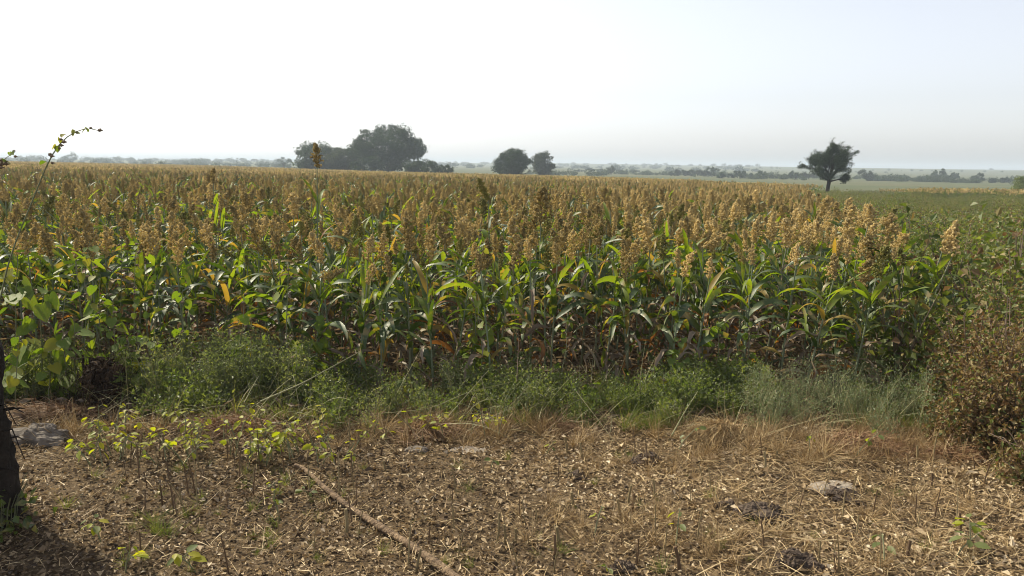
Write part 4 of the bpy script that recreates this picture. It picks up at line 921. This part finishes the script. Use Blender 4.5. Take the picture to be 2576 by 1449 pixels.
def lump(name, label, px, py, wpx, hpx, mat, cat, rough=.25, squash=.6, seed=0, parts=0, group=None):
    x, y = on_ground(px, py); z = h1(x, y); s = wpx / 2576 / F * y * 1.05 / 2; hh = hpx / 2576 / F * y * 1.05 * (.8 if cat == 'dung heap' else 1.1)
    n, m = 22, 34; V = []; g = np.random.default_rng(seed)
    k = g.normal(size=(10, 3)) * 3.5; ph = g.random(10) * 6
    for i in range(n + 1):
        ph_ = i / n * math.pi / 1.75
        for j in range(m):
            a = j / m * 6.283; d = np.array([math.sin(ph_) * math.cos(a), math.sin(ph_) * math.sin(a), math.cos(ph_)])
            r = 1 + rough * sum(np.sin(k[q] @ d + ph[q]) for q in range(5)) / 2.5 + rough * .35 * sum(np.sin(2.7 * k[q] @ d + ph[q]) for q in range(5, 10)) / 2.5 + g.normal(0, rough * .10)
            V.append(d * r * [s, s * squash, hh])
    V = np.array(V); f = [[i * m + j, i * m + (j + 1) % m, (i + 1) * m + (j + 1) % m, (i + 1) * m + j] for i in range(n) for j in range(m)]
    hh *= 1; mb = MB(); mb.add(V, f, 0, .5, False)
    if rough > .15 and cat == 'dung heap':
        q = V[rng.integers(0, len(V), 200)] * rng.uniform(.93, 1.0, (200, 1)); add_grains(mb, q, rng.gamma(2, .0026, 200) + .003, 0)
    o = mob(name, mb, [mat]); o.location = (x, y, z - hh * .12); o.rotation_euler = (0, 0, g.normal(0, .2)); tag(o, label, cat, group); return o
m_rock = mat_rock('grey_rock', (.10, .085, .07), (.24, .205, .17), 9, .9, .6, 40)
m_rockp = mat_rock('pale_stone', (.19, .155, .12), (.34, .29, .23), 12, .9, .5, 50)
m_dung = mat_rock('dry_dung', (.055, .04, .03), (.14, .105, .08), 30, 1, 1, 60)
lump('rock', 'large grey rock with a pale lit face beside the dark trunk', 105, 1108, 150, 44, m_rock, 'rock', .16, .6, 3)
lump('stone', 'low grey stone half hidden below the feathery weeds', 645, 1128, 70, 14, m_rock, 'stone', .12, .6, 4)
lump('stone', 'flat pale stone at the edge of the weeds at centre', 1180, 1133, 100, 6, m_rockp, 'stone', .10, .5, 5)
lump('stone', 'flat grey stone in the straw at right', 2095, 1226, 120, 9, m_rockp, 'stone', .12, .6, 6)
lump('stone', 'small white stone chip in the centre stubble', 1360, 1236, 24, 8, m_rockp, 'stone', .15, .6, 7)
lump('stone', 'small pale stone near the top of the branch', 930, 1148, 26, 8, m_rockp, 'stone', .15, .6, 8)
lump('stone', 'small grey stone with straw round it right of the flat one', 1052, 1133, 60, 10, m_rock, 'stone', .15, .6, 9)
lump('dung_mound', 'dark domed dung heap near the weeds, right of centre', 1628, 1165, 72, 30, m_dung, 'dung heap', .16, .7, 10)
lump('dung_mound', 'wide dark dung heap in the right stubble, second from the weeds', 1920, 1298, 140, 36, m_dung, 'dung heap', .26, .55, 11)
lump('dung_mound', 'crumbled dark dung heap right of the wide one, below the flat stone', 2120, 1255, 100, 22, m_dung, 'dung heap', .3, .6, 12)
lump('dung_mound', 'dark dung heap at the bottom edge, right part', 2000, 1420, 110, 34, m_dung, 'dung heap', .3, .6, 13)
lump('dung_mound', 'small dark lump at the left end of the wide dung heap', 1825, 1275, 44, 14, m_dung, 'dung heap', .3, .6, 14)
lump('dung_mound', 'dark crumbly patch by the bottom edge at centre right', 1560, 1432, 70, 18, m_dung, 'dung heap', .3, .6, 15)
lump('dung_mound', 'small dark clod left of the pair of cut stalks at centre', 1450, 1200, 44, 9, m_dung, 'dung heap', .3, .6, 16)
# uprooted root clump at left
def root_clump():
    x, y = on_ground(265, 1008); z = h1(x, y); mb = MB(); n = 1500
    P = rng.normal(0, 1, (n, 3)) * [.13, .09, .12] + [0, 0, .17]; P[:, 2] = np.abs(P[:, 2])
    add_ribbons(mb, P, rdir(n, -.5), rng.uniform(.04, .13, n), .0035, .4, 3, 0)
    n2 = 500; Q = rdir(n2) * rng.uniform(.3, .95, n2)[:, None] * [.15, .11, .17] + [0, 0, .16]; add_grains(mb, Q, rng.uniform(.015, .035, n2), 0)
    add_tube(mb, [(-.16, .02, .0), (-.15, .02, .2), (-.15, .02, .33)], [.012, .01, .008], 5, 0)
    o = mob('root_clump', mb, [mat_leaf('dark_roots', [(0, (.018, .012, .009)), (.7, (.05, .032, .02)), (1, (.11, .07, .04))], .8, .1, 0)]); o.location = (x, y, z); tag(o, 'dark uprooted clump of roots and earth under the broad leaves at left', 'root clump')
root_clump()
# straw heaps
def straw_heap(label, px, py, wpx, hpx, n, mat, dirx=1, seed=0):
    x, y = on_ground(px, py); z = h1(x, y); s = wpx / 2576 / F * y / 2; hh = hpx / 2576 / F * y
    u = rng.normal(0, .42, (n, 2)); top = hh * np.exp(-(u ** 2).sum(1) * 1.6)
    P = np.column_stack([u[:, 0] * s, u[:, 1] * s * .55, top * rng.uniform(.3, 1, n)]); D = np.column_stack([rng.normal(.7 * dirx, .5, n), rng.normal(-.4, .5, n), rng.normal(.15, .25, n)])
    mb = MB(); add_ribbons(mb, P, D, rng.uniform(.06, .22, n), rng.uniform(.002, .0045, n), rng.uniform(.1, .5, n), 3, 0)
    m2 = n // 2; add_leaves(mb, P[:m2], rdir(m2, 0), rdir(m2, .8), rng.uniform(.015, .04, m2), rng.uniform(.01, .02, m2), 0)
    o = mob('straw_heap', mb, [mat]); o.location = (x, y, z); tag(o, label, 'straw heap')
m_rust = mat_leaf('rusty_straw', [(0, (.10, .045, .02)), (.5, (.22, .12, .06)), (1, (.36, .24, .13))], .6, .3, .15, (1.1, 1, .8), 0)
straw_heap('golden straw heap with combed stems below the bright leafy weeds', 1810, 1100, 190, 44, 1500, m_straw, -1)
straw_heap('small rusty straw heap below the short grass', 1400, 1085, 110, 22, 700, m_rust)
straw_heap('low rusty straw heap at the foot of the tangled weeds', 1080, 1095, 220, 40, 1300, m_rust)
straw_heap('long brown straw heap under the dry bushes at right', 2150, 1130, 330, 36, 1500, m_rust, 1)
straw_heap('brown straw heap below the feathery weeds at left', 600, 1075, 330, 26, 1100, m_rust, -1)
straw_heap('dark straw heap behind the grey rock at left', 140, 1045, 260, 30, 900, m_rust, -1)
straw_heap('brown straw spill right of the long heap at the right edge', 2400, 1150, 220, 26, 900, m_rust, 1)

# dry bushes at right
def dry_bush(label, px, by, wpx, topy, nleaf=2300, green=.15):
    x, y = on_ground(px, by); s = wpx / 2576 / F * y / 2; z = h1(x, y); H = max(.12, at_depth(px, topy, y + s * .4)[2] - z)
    root = empty('dry_bush', (x, y, z)); tag(root, label, 'bush', 'dry bushes at the right edge'); tb = MB()
    for k in range(26):
        a = rng.random() * 6.28; r = s * rng.uniform(.5, 1.05); tip = np.array([math.cos(a) * r, math.sin(a) * r, H * rng.uniform(.4, 1.1)])
        add_tube(tb, [[0, 0, 0], tip * [.4, .4, .6] + rng.normal(0, .02, 3), tip * [.8, .8, .95] + rng.normal(0, .02, 3), tip], [.005, .0035, .0025, .0012], 4, 0)
    mob('twigs', tb, [m_twig], root); mb = MB()
    D = rdir(nleaf); D[:, 2] = np.abs(D[:, 2]); lum = 1 + .16 * np.sin(D[:, 0] * 6 + px) * np.sin(D[:, 1] * 7) + .1 * np.sin(D[:, 2] * 13 + D[:, 0] * 9)
    P = D * (rng.random(nleaf) ** .35 * lum)[:, None] * [s, s, H * .95]; g = rng.random(nleaf) < green
    for sel, m in ((~g, 0), (g, 1)):
        k = int(sel.sum()); add_leaves(mb, P[sel], rdir(k, -.1), unit(D[sel] + rng.normal(0, .7, (k, 3))), rng.uniform(.018, .042, k), rng.uniform(.011, .026, k), m, .25)
    o = mob('foliage', mb, [m_dryb, m_bright], root); o['kind'] = 'stuff'
dry_bush('large brown withered bush filling the middle of the right edge', 2530, 1130, 350, 770, 6200, .12)
dry_bush('brown leafy bush left of the large withered one, beside the sorghum corner', 2430, 1060, 250, 770, 4200, .2)
dry_bush('greener dry bush behind the withered ones, high at the right edge', 2530, 985, 300, 670, 4600, .5)
dry_bush('low brown bush sprawling toward the straw at right', 2440, 1130, 220, 950, 2800, .15)
dry_bush('low yellowish vine bush at the right edge near the stubble', 2585, 1215, 150, 1080, 1500, .28)
dry_bush('half green bush behind the sorghum corner', 2450, 960, 230, 690, 3400, .6)
dry_bush('brown bush cut by the right edge, behind the others', 2640, 1060, 320, 730, 3600, .2)

# ------------------------------------------------------------------ ground litter
def litter():
    n = 190000; y = 1.6 + 4.9 * rng.random(n) ** .9; x = rng.uniform(-1, 1, n) * (y * .8 + 1.0)
    z = height(x, y) + np.abs(rng.normal(0, .012, n)) + .004
    mb = MB(); s = rng.gamma(2.2, .0060, n) + .004
    D = rdir(n); D[:, 2] *= .35; Nn = rdir(n, 1.3)
    dens = .5 + .5 * np.sin(x * 2.3 + 1.1 * np.sin(y * 1.9)) * np.sin(y * 3.1 + x) ; kp = rng.random(n) < .55 + .45 * dens
    x, y, z, s, D, Nn = x[kp], y[kp], z[kp], s[kp], D[kp], Nn[kp]; n = len(x)
    # paler to the right, browner to the left, with wavy patches
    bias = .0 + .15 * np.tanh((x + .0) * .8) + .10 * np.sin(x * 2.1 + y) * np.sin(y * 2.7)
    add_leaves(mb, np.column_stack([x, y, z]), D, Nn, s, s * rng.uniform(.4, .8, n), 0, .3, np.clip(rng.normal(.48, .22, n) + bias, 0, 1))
    o = mob('leaf_litter', mb, [m_litter]); tag(o, 'dry leaf litter covering the cut ground', None, None, 'stuff')
    n = 36000; y = 1.6 + 4.4 * rng.random(n) ** .9; x = rng.uniform(-1, 1, n) * (y * .8 + 1.0); keep = rng.random(n) < .30 + .65 * smooth(-.2, 1.3, x); x = x[keep]; y = y[keep]; n = len(x)
    D = np.column_stack([rng.normal(0, 1, n), rng.normal(0, 1, n), rng.normal(.08, .16, n)])
    mb = MB(); u = rng.random(130); bx0, by0 = on_ground(745, 1190); bx1, by1 = on_ground(1150, 1475)
    bx = bx0 + (bx1 - bx0) * u + rng.normal(0, .045, 130); byy = by0 + (by1 - by0) * u + rng.normal(0, .045, 130)
    add_ribbons(mb, np.column_stack([bx, byy, height(bx, byy) + rng.uniform(.012, .055, 130)]), np.column_stack([rng.normal(0, 1, (130, 2)), rng.normal(0, .2, 130)]), rng.uniform(.03, .11, 130), .003, .3, 3, 0)
    add_ribbons(mb, np.column_stack([x, y, height(x, y) + rng.uniform(.008, .035, n)]), D, rng.gamma(2.4, .022, n) * (1 + .9 * smooth(.3, 1.6, x)) + .02, rng.uniform(.0016, .0042, n), rng.uniform(-.1, .3, n), 3, 0)
    o = mob('straw_litter', mb, [m_straw]); tag(o, 'loose straw strewn over the cut ground', None, None, 'stuff')
    n = 5000; y = 5.0 + 5 * rng.random(n); x = rng.uniform(-1, .5, n) * y * .8; mb = MB(); s = rng.uniform(.03, .12, n)
    add_leaves(mb, np.column_stack([x, y, height(x, y) + rng.uniform(.01, .06, n)]), rdir(n) * [1, 1, .3], rdir(n, 1), s, s * .3, 0); o = mob('fallen_leaves', mb, [m_tan]); tag(o, 'fallen dry sorghum leaves under the crop', None, None, 'stuff')
litter()
P = region(110, 150, 2500, 1120, 1440, lambda a, b: rng.random() < (1.0 if a < 900 else .3)); weeds('stubble_grass', 'thin green grass tufts in the stubble', P, tf, .15, .42, .5)
x, y = on_ground(408, 1345); weeds('grass_tuft', 'green and yellow grass tuft on the stubble at lower left', np.array([[x, y], [x + .03, y - .02], [x - .04, y + .01]]), tf, .45, .6)
P = region(120, 1300, 2560, 1130, 1445); weeds('straw_tufts', 'flattened dry grass tufts in the right stubble', P, dt, .4, .8, .9)
